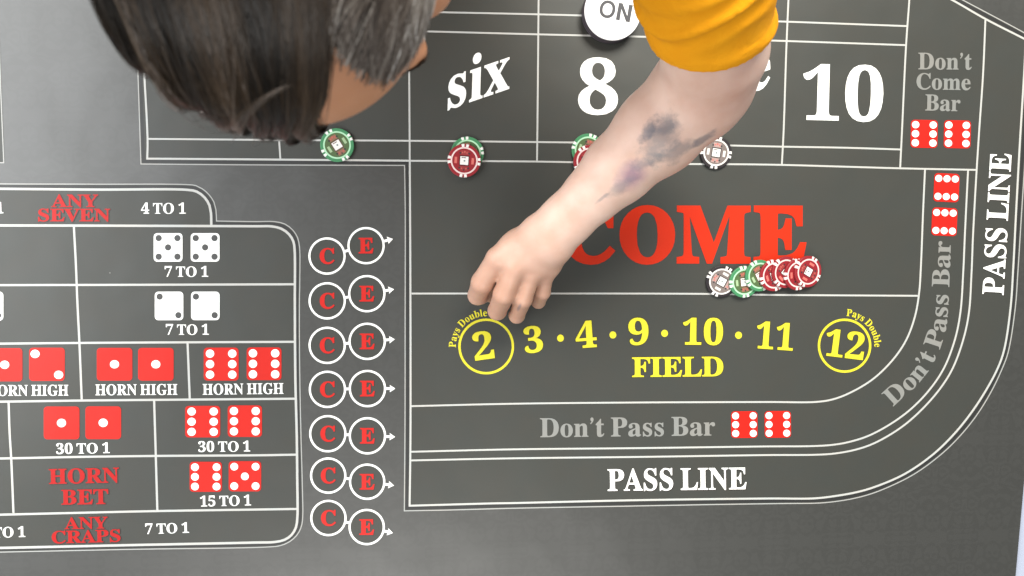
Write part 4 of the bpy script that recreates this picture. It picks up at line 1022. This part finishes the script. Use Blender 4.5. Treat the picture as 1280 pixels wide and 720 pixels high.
child('trousers', tr.mesh('trousers'), m_jean)
m_shoe = mat('black_leather', (0.02, 0.02, 0.02), 0.4, 0.5)
for s_ in (-1, 1):
    sh = Field((s_ * 0.11 - 0.16, 0.60, -0.785), (s_ * 0.11 - 0.02, 0.90, -0.66), 0.005)
    sh.ell((-0.09 + s_ * 0.11, 0.76, -0.745), (0.046, 0.125, 0.042), None, 0.01); sh.ell((-0.09 + s_ * 0.11, 0.815, -0.72), (0.045, 0.055, 0.055), None, 0.02)
    sh.D = np.maximum(sh.D, (-(sh.lo[2] + sh.h * np.arange(sh.n[2])) - 0.779)[None, None, :].astype(np.float32))
    child('shoe', sh.mesh('shoe'), m_shoe)
m_floor = mat('floor_boards', (0.30, 0.24, 0.18), 0.5, 0.4)
t = NT(m_floor); geo = t.n('ShaderNodeNewGeometry'); nz = t.n('ShaderNodeTexNoise', i_Scale=3.0, i_Detail=5.0); t.l(geo.outputs['Position'], nz.inputs['Vector'])
t.l(t.mix(nz.outputs[0], (0.26, 0.20, 0.15), (0.34, 0.28, 0.21)), t.b.inputs['Base Color'])
fl_ = mesh('floor', [(-4, -4, -0.781), (4, -4, -0.781), (4, 4, -0.781), (-4, 4, -0.781)], [(0, 1, 2, 3)], None, m_floor)
fl_['kind'] = 'structure'

# ------------------------------------------------------------------ hair, brows, eyes
rng = random.Random(7)
HO = (0.0, -0.012, 0.030)
def hp(th, ph, k=1.0, lift=0.0):
    """point on the hair shell: th runs from forehead (0) over the crown (90) to the nape (180), ph is the side angle (left positive)"""
    c, s = math.cos(ph), math.sin(ph)
    q = V3((0.0880 * s, 0.1060 * c * math.cos(th), 0.0985 * c * math.sin(th))) * k
    q *= 1 + lift / np.linalg.norm(q)
    return H(HO[0] + q[0], HO[1] + q[1], HO[2] + q[2])
rad = math.radians
def dark_edge(th):                                    # where the long hair ends on the left side (the parting)
    return rad(float(np.interp(math.degrees(th), (20, 45, 58, 64, 67, 79, 89, 103, 130, 210), (2, 8, 14, 20, 23, 30, 35, 40, 43, 43))))
def ph_of(th, v):
    return rad(-86) + (dark_edge(th) + rad(86)) * v
def clump(v, th):
    """height of the locks across the combing direction"""
    a = noise.noise((v * 13, th * 0.55, 1.7)); b = noise.noise((v * 37, th * 0.9, 5.1)); c = noise.noise((v * 80, th * 1.1, 8.1))
    return 0.0055 * a + 0.0030 * b + 0.0009 * c
HV, HF, HC_ = [], [], []
def add_grid(rows, cols, fn, shade):
    k = len(HV)
    for i in range(rows):
        for j in range(cols):
            HV.append(fn(i / (rows - 1), j / (cols - 1))); HC_.append(shade(i / (rows - 1), j / (cols - 1)))
    for i in range(rows - 1):
        for j in range(cols - 1):
            a = k + i * cols + j; HF.append((a, a + 1, a + cols + 1, a + cols))
def cap_pt(u, v):
    th = rad(14 + 196 * u); ph = ph_of(th, v)
    edge = min(1, v / 0.06, (1 - v) / 0.10, u / 0.10, (1 - u) / 0.08)
    edge = max(0.0, edge); edge = math.sqrt(1 - (1 - edge) ** 2)
    return hp(th, ph, 0.87 + 0.071 * edge, clump(v, th) * edge - 0.0022)
add_grid(90, 170, cap_pt, lambda u, v: 0.22 + 0.25 * noise.noise((v * 26, u * 2.0, 3.0)))
def strand(pts, w, shade):
    """a thin three-sided hair, tapering to its tip"""
    n = len(pts); k = len(HV)
    for i, p in enumerate(pts):
        d = pts[min(i + 1, n - 1)] - pts[max(i - 1, 0)]; d = d / max(np.linalg.norm(d), 1e-9)
        o = p - HC; o = o / np.linalg.norm(o); sx = np.cross(d, o); sx = sx / max(np.linalg.norm(sx), 1e-9)
        ww = w * (1.0 if i < n - 3 else (n - 1 - i) / 3.0 + 0.08)
        for q in (sx * ww, o * ww * 0.8, -sx * ww): HV.append(p + q); HC_.append(shade)
    for i in range(n - 1):
        for j in range(2):
            a = k + i * 3 + j; HF.append((a, a + 1, a + 4, a + 3))
for s_i in range(5200):
    v0 = rng.random() ** 0.8; th0 = rad(rng.uniform(60, 205)); L = rad(rng.uniform(45, 110))
    n = 15; pts = []; lift = rng.uniform(-0.0010, 0.0004) + (0.002 if rng.random() < 0.02 else 0); sl = rng.gauss(0.0, 0.035); u0 = rng.random() * 6; v_end = 1.005 + max(0, rng.gauss(0, 0.03))
    for i in range(n):
        th = th0 - L * i / (n - 1)
        if th < rad(15 + 3 * math.sin(v0 * 40)): break
        v = v0 + sl * (th0 - th) + 0.004 * math.sin(i * 0.6 + u0)
        if v > v_end: break
        e = min(1, max(0, (1.0 - v) / 0.10)); e = math.sqrt(1 - (1 - e) ** 2); f = max(0, (rad(32) - th) / rad(20))
        pts.append(hp(th, ph_of(th, v), 0.945 - 0.07 * (1 - e) - 0.06 * min(1, f) ** 2, clump(v, th) * e + lift))
    if len(pts) > 4:
        b = noise.noise((v0 * 9, math.degrees(th0) * 0.008, 2.0)); b2 = noise.noise((v0 * 26, math.degrees(th0) * 0.01, 6.0))
        strand(pts, rng.uniform(0.00018, 0.00036), max(0, min(1, rng.gauss(0.38 + 0.75 * b + 0.35 * b2, 0.08))))
# a pale loose lock falling across the fringe, a few stray hairs beside it
for k in range(5):
    o_ = rng.gauss(0, 1.3); w_ = rng.gauss(0, 1.0); pts = []
    T_h, P_h = (85, 83.5, 81, 76, 68, 60), (17, 11, 6, -1, -9, -15)
    for i in range(14):
        s = i / 13 * 5
        pts.append(hp(rad(float(np.interp(s, range(6), T_h)) + w_ * .5), rad(float(np.interp(s, range(6), P_h)) + o_ + w_ * s * .25), 0.944, 0.0030 + 0.0008 * math.sin(s) + 0.0004 * w_))
    strand(pts, 0.00015, rng.uniform(0.7, 0.9))
for k in range(40):
    v0 = rng.random(); th0 = rad(rng.uniform(90, 190)); L = rad(rng.uniform(50, 90)); d_ = rng.gauss(0, 0.10); pts = []
    for i in range(16):
        s = i / 15; th = th0 - L * s
        pts.append(hp(th, ph_of(th, min(0.99, max(0.0, v0 + d_ * s))), 0.944, 0.001 + 0.005 * math.sin(s * PI)))
    strand(pts, 0.00013, rng.uniform(0.4, 0.9))
def hair_mesh(name, V, F, C):
    me = bpy.data.meshes.new(name); me.from_pydata([tuple(v) for v in V], [], F)
    at = me.attributes.new('shade', 'FLOAT', 'POINT'); at.data.foreach_set('value', np.array(C, np.float32))
    me.polygons.foreach_set('use_smooth', [True] * len(me.polygons)); me.update()
    return me
def hair_mat(name, stops, rough):
    m = mat(name, stops[0][1], rough, 0.25)
    t = NT(m); a = t.n('ShaderNodeAttribute', attribute_name='shade')
    t.l(t.ramp(a.outputs['Fac'], stops), t.b.inputs['Base Color'])
    return m
m_hair = hair_mat('dark_brown_hair', ((0.0, (0.005, 0.0035, 0.002)), (0.45, (0.016, 0.010, 0.0055)), (0.8, (0.050, 0.033, 0.020)), (1.0, (0.20, 0.17, 0.15))), 0.30)
child('hair', hair_mesh('hair', HV, HF, HC_), m_hair)
# short greying hair over the left temple, down to the ear
HV, HF, HC_ = [], [], []
def side_front(ph):                                    # front hairline of the temple, as th
    return rad(float(np.interp(math.degrees(ph), (28, 32, 35, 37, 39, 42, 46, 55, 67, 80), (100, 90, 79, 66, 57, 52, 48, 40, 38, 44))))
def temple_pt(u, v):
    ph = rad(30) + rad(50) * v; f0 = side_front(ph) + rad(9 + 5 * noise.noise((v * 9, 0.3, 0.7))); th = f0 + (rad(175) - f0) * u
    e = min(1, u / 0.08, (1 - u) / 0.1, (1 - v) / 0.12)
    return hp(th, ph, 0.862 + 0.040 * math.sqrt(max(0, e)) + 0.05 * max(0, -math.cos(th)), 0.0012 * noise.noise((u * 20, v * 20, 0)))
add_grid(50, 40, temple_pt, lambda u, v: 0.18 + 0.25 * v + 0.2 * noise.noise((v * 12, u * 16, 3.0)))
for s_i in range(6500):
    ph = rad(rng.uniform(30, 79)); f0 = side_front(ph); th = f0 - rad(12) + (rad(178) - f0) * rng.random() ** 1.3
    if th < f0 + rad(rng.gauss(0, 6)): continue
    L = rng.uniform(0.010, 0.022); pts = []
    dth = rad(rng.gauss(46, 12)); dph = rad(rng.gauss(20, 7)); ln = 0.912 + rng.uniform(-0.008, 0.010)
    for i in range(7):
        s = i / 6
        pts.append(hp(th + dth * s * .6, min(ph + dph * s, rad(82)), ln - 0.022 * (1 - s) ** 2 - 0.012 * s * s + 0.05 * max(0, -math.cos(th + dth * s * .6)), 0.0008))
    g = 0.14 + 0.46 * min(1, max(0, (math.degrees(ph) - 37) / 26)) + 0.14 * math.exp(-((math.degrees(th - f0)) / 14) ** 2)
    strand(pts, rng.uniform(0.00022, 0.00042), max(0, min(1, rng.gauss(g + 0.8 * noise.noise((ph * 9, th * 5, 1.0)), 0.15))))
m_grey = hair_mat('greying_hair', ((0.0, (0.022, 0.016, 0.012)), (0.45, (0.07, 0.055, 0.045)), (0.75, (0.18, 0.16, 0.14)), (1.0, (0.42, 0.41, 0.39))), 0.42)
o = child('temple_hair', hair_mesh('temple_hair', HV, HF, HC_), m_grey)
o['label'] = 'short greying hair on the left temple'
from mathutils.bvhtree import BVHTree
_bm = BODY.data; _bv = BVHTree.FromPolygons([v.co for v in _bm.vertices], [tuple(p.vertices) for p in _bm.polygons])
def on_body(p, lift):
    q, nrm, _, _ = _bv.find_nearest(Vector(p)); return V3(q) + V3(nrm) * lift
for s_ in (-1, 1):
    HV, HF, HC_ = [], [], []
    for k in range(150):
        x = rng.uniform(0.010, 0.046); yb = 0.096 - 0.0045 * (max(0, x - 0.012) / 0.012) ** 1.5; z = 0.0165 + rng.uniform(-0.004, 0.004) - 0.004 * ((x - 0.03) / 0.02) ** 2
        p0 = H(s_ * x, yb, z); p1 = H(s_ * (x + 0.010), yb - 0.003 + 0.0028, z + 0.0015)
        strand([on_body(p0 + (p1 - p0) * (i / 4), 0.0004 + 0.0008 * i / 4) for i in range(5)], 0.0003, rng.random() * 0.4)
    child('eyebrow', hair_mesh('eyebrow', HV, HF, HC_), m_hair)
m_eye = mat('eye_white', (0.75, 0.72, 0.68), 0.15, 0.5); m_iris = mat('iris', (0.05, 0.03, 0.02), 0.15, 0.5)
for s_ in (-1, 1):
    e = Field(H(s_ * .032, .078, -.004) - 0.016, H(s_ * .032, .078, -.004) + 0.016, 0.0015); e.ell(H(s_ * .032, .078, -.004), (0.0125,) * 3, HM, 0)
    eo = child('eye', e.mesh('eye'), m_eye)
    e = Field(H(s_ * .032, .0895, -.005) - 0.008, H(s_ * .032, .0895, -.005) + 0.008, 0.0008); e.ell(H(s_ * .032, .0892, -.005), (0.0055, 0.0018, 0.0055), HM, 0)
    io = link('iris', e.mesh('iris'), None, m_iris); io.parent = eo; io.matrix_parent_inverse = Matrix.Identity(4)
